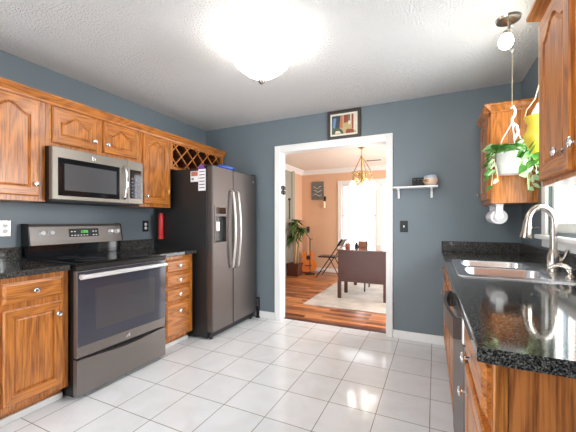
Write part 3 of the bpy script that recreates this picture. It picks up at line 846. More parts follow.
# storage drawer with the arched top edge of the photo
poly = [(0.004, 0.03), (w - 0.004, 0.03), (w - 0.004, 0.270)]
for k in range(1, 12):
    x = w - 0.004 - (w - 0.008) * k / 12; poly.append((x, 0.270 - 0.022 * math.sin(PI * k / 12) ** 2))
poly.append((0.004, 0.270))
obj('storage_drawer', prism(bmesh.new(), poly, 1, -0.684, -0.641), 'slate_r', r)
for x in (0.05, w - 0.05):
    for y in (-0.60, -0.06): obj('levelling_foot', L([(0.016, 0), (0.016, 0.021), (0, 0.021)], (x, y, 0), (0, 0, 1), 10), 'black_m', r)

# ------------------------------------------------------------------ microwave
r = left_root('microwave', 'over-the-range stainless microwave mounted under the short cabinet', -2.113, cat='microwave', group=None)
w = 0.760; z0, z1 = 1.352, 1.738; MD = 0.36
obj('body', B(0.001, w - 0.001, -MD, 0, z0, z1), 'black', r)
md = obj('door', B(0.001, 0.602, -MD - 0.042, -MD - 0.0005, z0 + 0.006, z1, bev=0.005), 'slate_m', r)
obj('door_glass', B(0.040, 0.520, -MD - 0.0445, -MD - 0.0421, 1.388, 1.662, bev=0.001), 'glass_k', md)
obj('window', B(0.082, 0.490, -MD - 0.0458, -MD - 0.0446, 1.428, 1.622), 'mic_win', md)
hp = [(0.560, -MD - 0.042, 1.400), (0.560, -MD - 0.060, 1.404)]
for k in range(0, 11): hp.append((0.560, -MD - 0.066 - 0.022 * math.sin(PI * k / 10), 1.412 + 0.246 * k / 10))
hp += [(0.560, -MD - 0.060, 1.666), (0.560, -MD - 0.042, 1.670)]
obj('handle', T(hp, 0.0125, 12), 'chrome', md, True, 60)
badge(md, 0.300, -MD - 0.042, 1.697, 0.015)
cp = obj('control_panel', B(0.604, w - 0.001, -MD - 0.042, -MD - 0.0005, z0 + 0.006, z1, bev=0.005), 'slate_m', r)
kp = obj('keypad', B(0.622, 0.738, -MD - 0.0445, -MD - 0.0421, 1.405, 1.660, bev=0.001), 'glass_k', cp)
for i in range(3):
    for j in range(6): obj('button', B(0.636 + i * 0.034, 0.654 + i * 0.034, -MD - 0.0452, -MD - 0.0446, 1.422 + j * 0.030, 1.433 + j * 0.030), 'ink', kp)
obj('vent_grille', B(0.02, w - 0.02, -MD + 0.01, -0.05, z0 - 0.008, z0 - 0.0005), 'black_m', r)

# ------------------------------------------------------------------ refrigerator
r = left_root('refrigerator', 'side-by-side slate steel refrigerator with black sides', -0.885, cat='refrigerator', group=None, x=0.045)
w = 0.850; BDp = 0.706
obj('body', B(0, w, -BDp, 0, 0.02, 1.748, bev=0.004), 'fr_side', r)
yd0, yd1 = -BDp - 0.008, -BDp - 0.075
fw = 0.356
# freezer door built round the dispenser recess
dz0, dz1, dx0, dx1 = 0.975, 1.365, 0.030, 0.236
bm = bmesh.new()
Z0, Z1 = 0.085, 1.762
lw = fw - 0.004
def bowed(x): return 0.0
wall_with_holes(bm, 'y', yd1, yd0, 0.001, lw, Z0, Z1, [(dx0, dx1, dz0, dz1)])
box(bm, dx0, dx1, yd0 - 0.012, yd0, dz0, dz1)
bmesh.ops.remove_doubles(bm, verts=bm.verts[:], dist=0.00005)
es = [e for e in bm.edges if len(e.link_faces) >= 2 and abs(e.verts[0].co.x - e.verts[1].co.x) < 1e-5 and abs(e.verts[0].co.y - yd1) < 1e-4 and abs(e.verts[1].co.y - yd1) < 1e-4
      and (e.verts[0].co.x < 0.002 or e.verts[0].co.x > lw - 0.001)]
bmesh.ops.bevel(bm, geom=es, offset=0.012, segments=3, affect='EDGES', profile=0.5)
fd = obj('freezer_door', bm, 'slate', r)
dsp = obj('dispenser', wall_with_holes(bmesh.new(), 'y', yd1 - 0.004, yd1 + 0.050, dx0 + 0.001, dx1 - 0.001, dz0 + 0.001, dz1 - 0.001, [(dx0 + 0.012, dx1 - 0.012, dz0 + 0.012, 1.255)]), 'slate', fd)
obj('recess', B(dx0 + 0.012, dx1 - 0.012, yd0 - 0.020, yd0 - 0.0125, dz0 + 0.012, 1.255), 'mic_win', dsp)
pn = obj('dispenser_controls', B(dx0 + 0.025, dx1 - 0.025, yd1 - 0.0055, yd1 - 0.0041, 1.280, 1.345), 'glass_k', dsp)
obj('paddle', B(0.10, 0.16, yd0 - 0.035, yd0 - 0.0205, 1.10, 1.20, bev=0.004), 'slate_l', dsp)
obj('drip_tray', B(dx0 + 0.013, dx1 - 0.013, yd1 + 0.004, yd0 - 0.021, dz0 + 0.013, dz0 + 0.020), 'black_m', dsp)
rd = obj('fridge_door', B(fw + 0.004, w - 0.001, yd1, yd0, Z0, Z1, bev=0.010, seg=3), 'slate', r)
for d_, x in ((fd, fw - 0.048), (rd, fw + 0.046)):
    hp = [(x, yd1, 0.700), (x, yd1 - 0.026, 0.706)]
    for k in range(0, 15): hp.append((x, yd1 - 0.034 - 0.030 * math.sin(PI * k / 14), 0.716 + 0.800 * k / 14))
    hp += [(x, yd1 - 0.026, 1.526), (x, yd1, 1.532)]
    obj('handle', T(hp, 0.0135, 12), 'slate_l', d_, True, 60)
badge(rd, w - 0.085, yd1, 1.682, 0.017)
obj('base_grille', B(0.02, w - 0.02, -BDp - 0.03, -BDp - 0.001, 0.018, 0.078, bev=0.004), 'black_m', r)
hg = B(0.0, 0.07, -BDp - 0.06, -BDp + 0.06, 1.7635, 1.776, bev=0.003); box(hg, w - 0.07, w, -BDp - 0.06, -BDp + 0.06, 1.7635, 1.776, bev=0.003)
box(hg, 0.005, 0.065, -BDp + 0.02, -BDp + 0.058, 1.748, 1.764); box(hg, w - 0.065, w - 0.005, -BDp + 0.02, -BDp + 0.058, 1.748, 1.764)
obj('hinge_cover', hg, 'black_m', r)
for x in (0.05, w - 0.05):
    for y in (-BDp + 0.04, -0.05, -BDp - 0.016): obj('roller_foot', L([(0.016, 0), (0.016, 0.021), (0, 0.021)], (x, y, 0), (0, 0, 1), 12), 'black_m', r)

# papers on the freezer side (plane y = -0.885)
py = -0.8865
n1 = thing('paper_note', 'tall white printed list on the side of the refrigerator', 'paper', (0.692, py, 1.63))
obj('sheet', B(-0.047, 0.047, -0.001, 0, -0.115, 0.105), 'paper', n1)
for k in range(6): obj('printed_line', B(-0.034, 0.034, -0.0014, -0.0011, 0.075 - k * 0.033, 0.085 - k * 0.033), 'ink', n1)
n2 = thing('paper_note', 'small white note with a picture beside the tall list', 'paper', (0.590, py, 1.665))
obj('sheet', B(-0.048, 0.052, -0.001, 0, -0.055, 0.055), 'paper', n2)
obj('picture', B(-0.040, 0.046, -0.0014, -0.0011, 0.004, 0.050), 'photo', n2)
obj('printed_line', B(-0.036, -0.006, -0.0014, -0.0011, -0.036, -0.014), 'ink', n2)
mg = obj('magnet', prism(bmesh.new(), [(-0.042, -0.02), (0.042, -0.02), (0.036, 0.008), (0.018, 0.026), (-0.018, 0.026), (-0.036, 0.008)], 1, -0.006, -0.0012), 'purple')
mg.location = (0.685, py + 0.001, 1.757 - 0.002); tag(mg, 'purple rounded magnet above the notes on the refrigerator side', 'magnet')
# blue bag on the fridge
bm = bmesh.new()
bmesh.ops.create_icosphere(bm, subdivisions=3, radius=1.0)
for v in bm.verts:
    n = 1 + 0.14 * math.sin(v.co.x * 7 + 1) * math.sin(v.co.y * 9) + 0.08 * math.sin(v.co.z * 11 + v.co.x * 5)
    v.co = Vector((v.co.x * 0.075 * n, v.co.y * 0.14 * n, max(-0.028, v.co.z * 0.04 * n)))
o = obj('plastic_bag', bm, 'blue', None, True, 60); o.location = (0.70, -0.50, 1.797); tag(o, 'crumpled blue plastic bag lying on top of the refrigerator', 'bag')
# red hanging holder
rh = thing('fire_extinguisher', 'slim red canister hung on the side of the refrigerator', 'extinguisher', (0.148, -0.912, 1.012))
obj('canister', L([(0.0, 0), (0.024, 0), (0.0255, 0.006), (0.0255, 0.20), (0.024, 0.235), (0.020, 0.250), (0.022, 0.255), (0.022, 0.275), (0.0, 0.280)]), 'red', rh, True, 50)
obj('handle', B(-0.042, 0.042, -0.008, 0.008, 0.240, 0.250, bev=0.003), 'red', rh)
obj('base_collar', L([(0.0255, 0), (0.029, 0.002), (0.029, 0.022), (0.0255, 0.026)], (0, 0, -0.001)), 'red', rh, True)
# slim black thing between refrigerator and wall
sr = thing('vent_panel', 'narrow black slotted plastic piece on the floor between refrigerator and back wall', 'panel', (0.835, -0.006, 0))
bm = B(-0.02, 0.02, -0.022, 0, 0.0, 0.255, bev=0.003)
obj('upright', bm, 'black', sr)
bm = bmesh.new()
for k in range(5): box(bm, -0.012, 0.012, -0.0235, -0.0221, 0.145 + k * 0.02, 0.153 + k * 0.02)
obj('slot', bm, 'ink', sr)
obj('foot', B(-0.028, 0.028, -0.028, 0, 0.0, 0.02, bev=0.003), 'black', sr)

# ------------------------------------------------------------------ outlets and switch
def plate_on_left(y, z, label, mat, mat2, ww=0.074):
    t = thing('wall_outlet', label, 'outlet', (0.0005, y, z), R(90))
    obj('cover_plate', B(-ww / 2, ww / 2, -0.006, 0, -0.058, 0.058, bev=0.002), mat, t)
    for s in (-1, 1):
        k = obj('receptacle', L([(0.0165, 0), (0.0165, 0.0025), (0, 0.0025)], (0, -0.006, s * 0.020), (0, -1, 0), 16), mat2, t, True)
        bm = bmesh.new(); box(bm, -0.007, -0.0045, -0.0092, -0.0086, s * 0.020 - 0.004, s * 0.020 + 0.005); box(bm, 0.0045, 0.007, -0.0092, -0.0086, s * 0.020 - 0.004, s * 0.020 + 0.005)
        obj('slot', bm, 'black_m', k)
plate_on_left(-2.212, 1.150, 'steel outlet plate with white sockets left of the range', 'nickel', 'white_p')
plate_on_left(-0.990, 1.150, 'black outlet plate with white sockets between range and refrigerator', 'black', 'white_p')
t = thing('light_switch', 'black switch plate on the blue wall beside the doorway', 'switch', (2.553, -0.0005, 1.150))
obj('cover_plate', B(-0.037, 0.037, -0.006, 0, -0.058, 0.058, bev=0.002), 'black', t)
obj('toggle', B(-0.006, 0.006, -0.018, -0.006, -0.010, 0.012, bev=0.002), 'white_p', t)

# ------------------------------------------------------------------ picture over the door
t = thing('framed_picture', 'dark framed street scene painting over the doorway', 'picture', (1.93, -0.001, 2.1155))
w2, h2 = 0.187, 0.315
fr = bmesh.new()
for q in ((-w2, w2, 0, 0.034), (-w2, w2, h2 - 0.034, h2), (-w2, -w2 + 0.034, 0.034, h2 - 0.034), (w2 - 0.034, w2, 0.034, h2 - 0.034)):
    box(fr, q[0], q[1], -0.024, 0, q[2], q[3], bev=0.004)
obj('frame', fr, 'frame_d', t)
obj('mount', B(-w2 + 0.03, w2 - 0.03, -0.012, -0.004, 0.03, h2 - 0.03), 'p_mat', t)
def patch(q, mat, i):
    bm = bmesh.new(); y = -0.0125 - 0.0003 * i
    vs = [bm.verts.new((x, y, z)) for x, z in q]; vs2 = [bm.verts.new((x, y + 0.0003, z)) for x, z in q]
    bm.faces.new(vs); bm.faces.new(vs2[::-1]); n = len(q)
    for k in range(n): bm.faces.new((vs[k], vs[(k + 1) % n], vs2[(k + 1) % n], vs2[k]))
    return bm
art = [([(-.135, .055), (.135, .055), (.135, .26), (-.135, .26)], 'p_ochre'),
       ([(-.135, .12), (-.05, .12), (-.035, .26), (-.135, .26)], 'p_navy'), ([(-.125, .13), (-.10, .12), (-.085, .235), (-.118, .235)], 'p_sky'),
       ([(-.05, .12), (-.012, .12), (-.012, .26), (-.030, .26)], 'p_orange'), ([(0.0, .17), (.05, .18), (.05, .26), (0, .26)], 'p_rust'),
       ([(.05, .15), (.075, .15), (.075, .26), (.05, .26)], 'p_cream'), ([(.052, .19), (.068, .19), (.068, .26), (.052, .26)], 'p_navy'),
       ([(.09, .10), (.108, .10), (.108, .26), (.09, .26)], 'p_rust'), ([(.108, .08), (.135, .08), (.135, .26), (.108, .26)], 'p_cream'),
       ([(-.135, .055), (.0, .055), (-.02, .10), (-.06, .125), (-.135, .12)], 'p_green'), ([(-.10, .06), (-.03, .06), (-.05, .09), (-.09, .09)], 'p_cream'),
       ([(.02, .055), (.115, .055), (.11, .095), (.03, .10)], 'p_rust')]
for i, (q, m_) in enumerate(art): obj('painted_area', patch(q, m_, i), m_, t)

# ------------------------------------------------------------------ white shelf with its things
t = thing('wall_shelf', 'small white wall shelf right of the doorway', 'shelf', (2.66, 0, 1.540))
obj('board', B(-0.205, 0.205, -0.115, 0, -0.008, 0.008, bev=0.002), 'white', t)
for x in (-0.155, 0.150):
    poly = [(0, -0.008), (-0.085, -0.008), (-0.085, -0.022), (-0.045, -0.032), (-0.028, -0.055), (-0.024, -0.105), (0, -0.105)]
    obj('bracket', prism(bmesh.new(), poly, 0, x - 0.010, x + 0.010), 'white', t)
t = thing('wire_candle_holder', 'small dark lattice holder on the white shelf, left of the painted bowl', 'holder', (2.690, -0.058, 1.5485))
bm = bmesh.new()
for x in (-0.05, -0.017, 0.017, 0.05):
    for y in (-0.02, 0.02): tube(bm, [(x, y, 0.003), (x, y, 0.078)], 0.0035, 6)
for z in (0.004, 0.030, 0.055, 0.078):
    tube(bm, [(-0.05, -0.02, z), (0.05, -0.02, z), (0.05, 0.02, z), (-0.05, 0.02, z)], 0.0032, 6, True)
obj('wire_frame', bm, 'black_m', t)
bm = bmesh.new(); box(bm, -0.046, -0.02, -0.014, 0.014, 0.008, 0.05, bev=0.003); box(bm, -0.012, 0.012, -0.014, 0.014, 0.008, 0.062, bev=0.003); box(bm, 0.022, 0.046, -0.014, 0.014, 0.008, 0.05, bev=0.003)
obj('block', bm, 'frame_d', t)
t = thing('ceramic_bowl', 'round painted ceramic bowl on the right end of the white shelf', 'bowl', (2.800, -0.062, 1.5485)); t.scale = (1.2, 1.2, 1.2)
obj('body', L([(0.0, 0.0), (0.030, 0.0), (0.045, 0.012), (0.054, 0.032), (0.054, 0.048), (0.050, 0.060), (0.0475, 0.060), (0.048, 0.046), (0.030, 0.014), (0.0, 0.010)]), 'mug', t, True, 60)
obj('rim', L([(0.0505, 0.060), (0.0515, 0.066), (0.046, 0.082), (0.042, 0.083), (0.046, 0.068), (0.0475, 0.0605)]), 'mug_rim', t, True, 60)
bm = bmesh.new()
for k in range(9):
    a0 = PI + 0.16 * k
    for z in (0.030, 0.042): 
        p = Vector((0.0545 * math.cos(a0), 0.0545 * math.sin(a0), z)); bmesh.ops.create_icosphere(bm, subdivisions=1, radius=0.006, matrix=Matrix.Translation(p))
obj('painted_decoration', bm, 'mug_band', t)

# ------------------------------------------------------------------ lamps of the kitchen
LX, LY = 1.765, -1.53
t = thing('ceiling_light', 'lit frosted glass bowl ceiling light with nickel fittings', 'lamp', (LX, LY, H))
obj('canopy', L([(0.0, -0.030), (0.05, -0.030), (0.065, -0.02), (0.07, 0.0)]), 'nickel', t, True)
obj('stem', T([(0, 0, -0.03), (0, 0, -0.268)], 0.007, 10), 'nickel', t, True)
for k in range(3):
    a = 2 * PI * k / 3 + 0.4
    obj('arm', T([(0.02 * math.cos(a), 0.02 * math.sin(a), -0.03), (0.11 * math.cos(a), 0.11 * math.sin(a), -0.05), (0.185 * math.cos(a), 0.185 * math.sin(a), -0.125)], 0.005, 8), 'nickel', t, True)
obj('glass_bowl', L([(0.202, -0.118), (0.200, -0.128), (0.185, -0.158), (0.150, -0.190), (0.105, -0.222), (0.055, -0.250), (0.012, -0.268), (0.011, -0.262), (0.054, -0.243), (0.102, -0.215), (0.146, -0.184), (0.180, -0.153), (0.194, -0.126), (0.197, -0.117)], seg=40), 'lampglass', t, True, 60)
obj('finial', L([(0.0, -0.296), (0.012, -0.294), (0.022, -0.282), (0.024, -0.270), (0.018, -0.266), (0.0, -0.266)]), 'nickel', t, True, 50)

t = thing('spot_light', 'small nickel ceiling spotlight above the sink', 'lamp', (3.245, -1.09, H))
obj('canopy', L([(0.0, -0.020), (0.040, -0.020), (0.062, -0.013), (0.068, 0.0)], seg=32), 'nickel', t, True)
obj('arm', T([(0, 0, -0.02), (0.004, -0.002, -0.05), (0.0, -0.01, -0.075), (-0.012, -0.02, -0.090)], 0.008, 10), 'nickel', t, True)
obj('socket_cup', L([(0.014, 0.0), (0.024, 0.012), (0.028, 0.030), (0.022, 0.031)], (-0.012, -0.02, -0.082), (-0.05, -0.05, -1)), 'nickel', t, True)
obj('glass_shade', L([(0.024, 0.0), (0.033, 0.014), (0.039, 0.036), (0.036, 0.058), (0.023, 0.074), (0.0, 0.080)], (-0.014, -0.022, -0.112), (-0.05, -0.05, -1)), 'spotglass', t, True, 60)

# ------------------------------------------------------------------ hanging plants
def leaf(bm, p, dirv, size, droop=0.35, heart=True):
    d = Vector(dirv).normalized(); up = Vector((0, 0, 1)); s = d.cross(up)
    s = s.normalized() if s.length > 0.05 else Vector((1, 0, 0)); n = s.cross(d).normalized()
    if heart:
        tw = random.uniform(-0.9, 0.9); s, n = s * math.cos(tw) + n * math.sin(tw), n * math.cos(tw) - s * math.sin(tw)
    prof = [(0.0, 0.03), (0.12, 0.42), (0.35, 0.52), (0.65, 0.38), (0.88, 0.14), (1.0, 0.0)] if heart else [(0, 0.03), (0.15, 0.07), (0.4, 0.11), (0.7, 0.09), (0.9, 0.04), (1.0, 0.0)]
    mid, lf, rt = [], [], []
    for t_, wd in prof:
        c = p + d * (size * t_) - up * (droop * size * t_ * t_)
        mid.append(bm.verts.new(c - n * size * 0.04)); lf.append(bm.verts.new(c + s * size * wd)); rt.append(bm.verts.new(c - s * size * wd))
    for k in range(len(prof) - 1):
        bm.faces.new((mid[k], mid[k + 1], lf[k + 1], lf[k])); bm.faces.new((mid[k], rt[k], rt[k + 1], mid[k + 1]))
def addleaf(bm, *a, **k): leaf(bm, *a, **k)

hx, hy = 3.345, -0.655
t = thing('hanging_plant', 'trailing green plant in a white pot hung by cords beside the corner cabinet', 'plant', (hx, hy, 1.545))
pot = obj('pot', L([(0.0, 0.0), (0.086, 0.0), (0.092, 0.006), (0.102, 0.130), (0.109, 0.132), (0.110, 0.150), (0.103, 0.152), (0.099, 0.130), (0.09, 0.115), (0.0, 0.115)], seg=28), 'white_p', t, True, 40)
obj('soil', L([(0.094, 0.1155), (0.094, 0.121), (0.0, 0.128)], seg=20), 'soil', t)
cords = bmesh.new()
for k in range(3):
    a = 2 * PI * k / 3 + 0.5
    tube(cords, [(0.105 * math.cos(a), 0.105 * math.sin(a), 0.148), (0.06 * math.cos(a), 0.06 * math.sin(a), 0.27), (0.004 * math.cos(a), 0.004 * math.sin(a), 0.365)], 0.0035, 6)
obj('hanger', cords, 'white_p', t)
hk = T([(0, 0, 0.36), (0.0, 0, 0.40), (0.014, 0, 0.425), (0.018, 0, 0.46), (0.006, 0, 0.49), (-0.008, 0, 0.475)], 0.009, 8)
tube(hk, [(0.012, 0, 0.25), (0.035, 0, 0.30), (0.028, 0, 0.345), (0.004, 0, 0.365)], 0.009, 8)
obj('hook', hk, 'white_p', t, True)
obj('cord', T([(0, 0, 0.485), (0, 0, 2.44 - 1.545 - 0.012)], 0.002, 6), 'rope', t)
obj('ceiling_hook', L([(0.014, 0), (0.012, -0.008), (0.005, -0.02), (0.0, -0.022)], (0, 0, 2.44 - 1.545)), 'white_p', t)
fol = bmesh.new(); fol2 = bmesh.new()
for i in range(160):
    a = random.uniform(0, 2 * PI); rr = random.uniform(0.02, 0.115)
    p = Vector((rr * math.cos(a), rr * math.sin(a), random.uniform(0.135, 0.205)))
    if p.y > 0.09: p.y = 0.09
    dv = Vector((math.cos(a), min(0.3, math.sin(a)), random.uniform(0.0, 0.9) if math.sin(a) > -0.3 else random.uniform(0.5, 1.3)))
    addleaf(fol if random.random() < 0.6 else fol2, p, dv, random.uniform(0.05, 0.08))
vines = bmesh.new()
for i in range(12):
    a = random.choice([random.uniform(-0.7, 0.4), random.uniform(2.7, 3.9), random.uniform(2.7, 3.9), random.uniform(4.4, 5.6)])
    ln = random.uniform(0.08, 0.26); pts = []
    for k in range(8):
        f_ = k / 7
        ro_ = 0.085 + 0.045 * min(1, f_ * 3) + 0.012 * math.sin(i + f_ * 5)
        pts.append(Vector((ro_ * math.cos(a + 0.2 * f_), min(0.12, ro_ * math.sin(a + 0.2 * f_)), 0.160 + 0.02 * math.sin(f_ * PI * 2) * (f_ < 0.5) - ln * f_ * f_)))
    tube(vines, pts, 0.0022, 5)
    for k in range(2, 8):
        addleaf(fol if random.random() < 0.45 else fol2, pts[k], (math.cos(a + random.uniform(-1, 1)), min(0.2, math.sin(a + random.uniform(-1, 1))), -0.3), random.uniform(0.03, 0.055))
obj('foliage', fol, 'leaf', t); obj('pale_foliage', fol2, 'leaf_l', t); obj('vine', vines, 'rope', t)

t = thing('hanging_pot', 'bright yellow hanging pot half hidden behind the near wall cabinet', 'pot', (3.435, -0.93, 1.62))
obj('pot', L([(0.0, 0.0), (0.030, 0.004), (0.055, 0.045), (0.078, 0.10), (0.082, 0.135), (0.066, 0.165), (0.060, 0.20), (0.074, 0.232), (0.082, 0.245), (0.074, 0.247), (0.055, 0.21), (0.0, 0.205)], seg=24), 'yellow', t, True, 60)
obj('bottle_insert', L([(0.0, 0.207), (0.042, 0.207), (0.044, 0.26), (0.026, 0.30), (0.012, 0.33), (0.0, 0.335)], seg=18), 'white_p', t, True, 50)
obj('cord', T([(-0.0, 0, 0.33), (0, 0, 2.44 - 1.62 - 0.01)], 0.0025, 6), 'rope', t)
obj('strap', T([(-0.075, 0.0, 0.243), (-0.06, 0.02, 0.30), (-0.02, 0.01, 0.36), (0.0, 0, 0.45)], 0.003, 6), 'rope', t)
f3 = bmesh.new()
for i in range(16):
    a = random.uniform(2.2, 5.0); addleaf(f3, Vector((0.07 * math.cos(a), 0.07 * math.sin(a), random.uniform(-0.06, 0.1))), (math.cos(a), math.sin(a), -0.8), random.uniform(0.04, 0.07))
obj('foliage', f3, 'leaf', t)
vs_ = bmesh.new()
tube(vs_, [(-0.05, -0.03, 0.02), (-0.07, -0.04, -0.10), (-0.066, -0.04, -0.22)], 0.003, 6)
obj('vine', vs_, 'leaf', t)

# ------------------------------------------------------------------ paper towel holder
t = thing('paper_towel_holder', 'white paper towel holder mounted under the corner cabinet', 'holder', (3.305, -0.26, UZ0))
bm = B(-0.03, 0.03, -0.165, 0.165, -0.010, -0.0005, bev=0.002)
for y in (-0.165, 0.155):
    prism(bm, [(-0.024, -0.008), (0.024, -0.008), (0.022, -0.11), (0.012, -0.125), (-0.012, -0.125), (-0.022, -0.11)], 1, y, y + 0.010)
obj('bracket', bm, 'white_p', t)
obj('end_cap', L([(0.030, 0.0), (0.030, 0.006), (0.018, 0.010), (0.0, 0.010)], (0, -0.165, -0.105), (0, -1, 0), 24), 'white_p', t, True)
obj('paper_roll', L([(0.018, 0.0), (0.056, 0.0), (0.058, 0.003), (0.058, 0.287), (0.056, 0.29), (0.018, 0.29)], (0, -0.148, -0.105), (0, 1, 0), 32), 'paper', t, True, 40)
# curtain tieback knob by the window casing
t = thing('curtain_hook', 'tiny metal tieback knob beside the sink window', 'hook', (W, -0.56, 1.155))
obj('stem', L([(0.012, 0), (0.012, 0.004), (0.004, 0.008), (0.004, 0.03), (0.0, 0.03)], (-0.0185, 0, 0), (-1, 0, 0), 14), 'chrome', t, True)
obj('ball', L([(0.0, 0.026), (0.008, 0.028), (0.012, 0.036), (0.008, 0.045), (0.0, 0.047)], (-0.0185, 0, 0), (-1, 0, 0), 14), 'chrome', t, True, 60)

# ------------------------------------------------------------------ dining room things
rug = obj('rug', B(1.10, 3.5, 0.80, 2.75, 0.0005, 0.010, bev=0.003), 'rug'); tag(rug, 'pale grey patterned rug under the dining room desk', 'rug')
rz_ = 0.010
t = thing('desk', 'dark mahogany desk seen end-on through the doorway', 'desk', (1.835, 1.90, rz_))
obj('desktop', B(-0.385, 0.385, -0.575, 0.575, 0.735, 0.758, bev=0.006), 'desktop', t)
obj('end_panel', B(-0.36, 0.36, -0.552, -0.530, 0.285, 0.7345, bev=0.003), 'brown', t)
obj('lower_rail', B(-0.368, 0.368, -0.558, -0.528, 0.262, 0.286, bev=0.003), 'brown', t)
for s in (-1, 1): obj('side_panel', B(s * 0.36 - 0.012, s * 0.36 + 0.012, -0.527, 0.55, 0.285 if s < 0 else 0.55, 0.7345), 'brown', t)
for x in (-0.345, 0.345):
    for y in (-0.535, 0.54): obj('leg', B(x - 0.028, x + 0.028, y - 0.022, y + 0.022, 0, 0.2615 if y < 0 else 0.7345, bev=0.004), 'brown', t)
obj('leg', B(-0.345 - 0.028, -0.345 + 0.028, -0.16, -0.12, 0, 0.284, bev=0.004), 'brown', t)
# desk chair behind the desk
t = thing('desk_chair', 'black chair behind the desk, only its legs showing below', 'chair', (1.95, 2.15, rz_))
for x in (-0.19, 0.19):
    for y in (-0.2, 0.2): obj('leg', T([(x, y, 0), (x * 0.95, y * 0.95, 0.43)], [0.012, 0.016], 8), 'black_m', t, True)
obj('seat', B(-0.21, 0.21, -0.21, 0.21, 0.43, 0.47, bev=0.012), 'seat', t)
# things on the desk
dzt = rz_ + 0.758
t = thing('pencil_cup', 'terracotta pencil cup on the left front of the desk', 'cup', (1.585, 1.50, dzt + 0.0005))
obj('cup', L([(0.0, 0), (0.036, 0), (0.038, 0.004), (0.038, 0.085), (0.034, 0.085), (0.033, 0.006), (0, 0.006)]), 'cup', t, True, 40)
for a, b, m_ in ((0.012, -0.01, 'boxwood'), (-0.012, 0.006, 'black_m'), (0.0, 0.014, 'p_rust')):
    obj('pencil', T([(a, b, 0.008), (a * 2.0, b * 2.0, 0.145)], 0.0035, 6), m_, t)
o = obj('pen_stand', T([(-0.02, 0, 0.0), (-0.02, 0, 0.012), (0.0, 0, 0.06), (0.02, 0, 0.17)], [0.016, 0.006, 0.005, 0.004], 8), 'slate_l', None, True); o.location = (1.60, 1.78, dzt + 0.0005)
tag(o, 'slim grey pen leaning upright on the desk behind the pencil cup', 'pen')
t = thing('wooden_box', 'small tan wooden box with dark ends standing on the desk', 'box', (1.73, 1.97, dzt + 0.0005))
obj('box', B(-0.065, 0.065, -0.04, 0.04, 0.0, 0.095, bev=0.004), 'boxwood', t)
for s in (-1, 1): obj('end_plate', B(s * 0.066 - 0.004, s * 0.066 + 0.004, -0.042, 0.042, 0, 0.10, bev=0.002), 'black_m', t)
t = thing('desk_phone', 'small dark phone on the desk beside the wooden box', 'phone', (1.64, 1.88, dzt + 0.0005))
obj('base', prism(bmesh.new(), [(-0.03, 0), (0.03, 0), (0.022, 0.03), (-0.022, 0.045)], 0, -0.025, 0.025), 'black_m', t)
obj('handset', B(-0.014, 0.014, -0.02, 0.02, 0.04, 0.075, bev=0.006), 'black_m', t)

# folding chair
t = thing('folding_chair', 'black folding chair by the dining room window', 'chair', (0.84, 3.10, 0), R(0))
for y in (-0.2, 0.2):
    obj('leg', T([(-0.30, y, 0.008), (0.02, y, 0.46), (0.27, y, 0.83)], 0.011, 8), 'black_m', t, True)
    obj('leg', T([(0.22, y * 0.88, 0.008), (0.09, y * 0.88, 0.25), (-0.02, y * 0.88, 0.44)], 0.011, 8), 'black_m', t, True)
obj('seat', B(-0.27, 0.13, -0.185, 0.185, 0.435, 0.465, bev=0.012), 'seat', t)
bm = B(-0.02, 0.02, -0.19, 0.19, -0.09, 0.09, bev=0.010); bmesh.ops.rotate(bm, verts=bm.verts, cent=(0, 0, 0), matrix=Matrix.Rotation(R(34), 3, 'Y')); bmesh.ops.translate(bm, verts=bm.verts, vec=(0.215, 0, 0.76))
obj('backrest', bm, 'seat', t)
bm = T([(-0.21, -0.2, 0.12), (-0.21, 0.2, 0.12)], 0.007, 6); tube(bm, [(0.17, -0.176, 0.12), (0.17, 0.176, 0.12)], 0.007, 6)
obj('crossbar', bm, 'black_m', t, True)

# guitar leaning in the corner
t = thing('guitar', 'orange acoustic guitar leaning in the dining room corner', 'guitar', (0.15, 3.44, 0.006))
t.rotation_euler = (R(-12), R(0), R(24)); t.scale = (1.08, 1.08, 1.08)
outl = []
half = [(0.0, 0.0), (0.09, 0.006), (0.155, 0.045), (0.188, 0.12), (0.180, 0.19), (0.145, 0.245), (0.122, 0.275), (0.120, 0.300), (0.135, 0.345), (0.138, 0.385), (0.115, 0.435), (0.07, 0.462), (0.0, 0.468)]
outl = half + [(-x, z) for x, z in half[::-1][1:-1]]
obj('body', prism(bmesh.new(), outl, 1, -0.045, 0.05), 'guitar_d', t)
obj('soundboard', prism(bmesh.new(), outl, 1, -0.049, -0.0452), 'guitar', t)
sh = L([(0.048, 0), (0.048, 0.001), (0, 0.001)], (0, -0.0492, 0.315), (0, -1, 0), 20); obj('sound_hole', sh, 'black_m', t)
obj('bridge', B(-0.075, 0.075, -0.060, -0.0492, 0.130, 0.150, bev=0.003), 'black_m', t)
nk = obj('neck', prism(bmesh.new(), [(-0.028, 0.37), (0.028, 0.37), (0.022, 0.86), (-0.022, 0.86)], 1, -0.064, -0.05), 'neck', t)
obj('headstock', prism(bmesh.new(), [(-0.022, 0.8605), (0.022, 0.8605), (0.036, 0.90), (0.034, 1.0), (-0.034, 1.0), (-0.036, 0.90)], 1, -0.062, -0.044), 'black_m', t)
tn = bmesh.new()
for s in (-1, 1):
    for k in range(3): tube(tn, [(s * 0.034, -0.053, 0.91 + k * 0.033), (s * 0.055, -0.053, 0.91 + k * 0.033)], 0.005, 6)
obj('tuning_peg', tn, 'chrome', t)
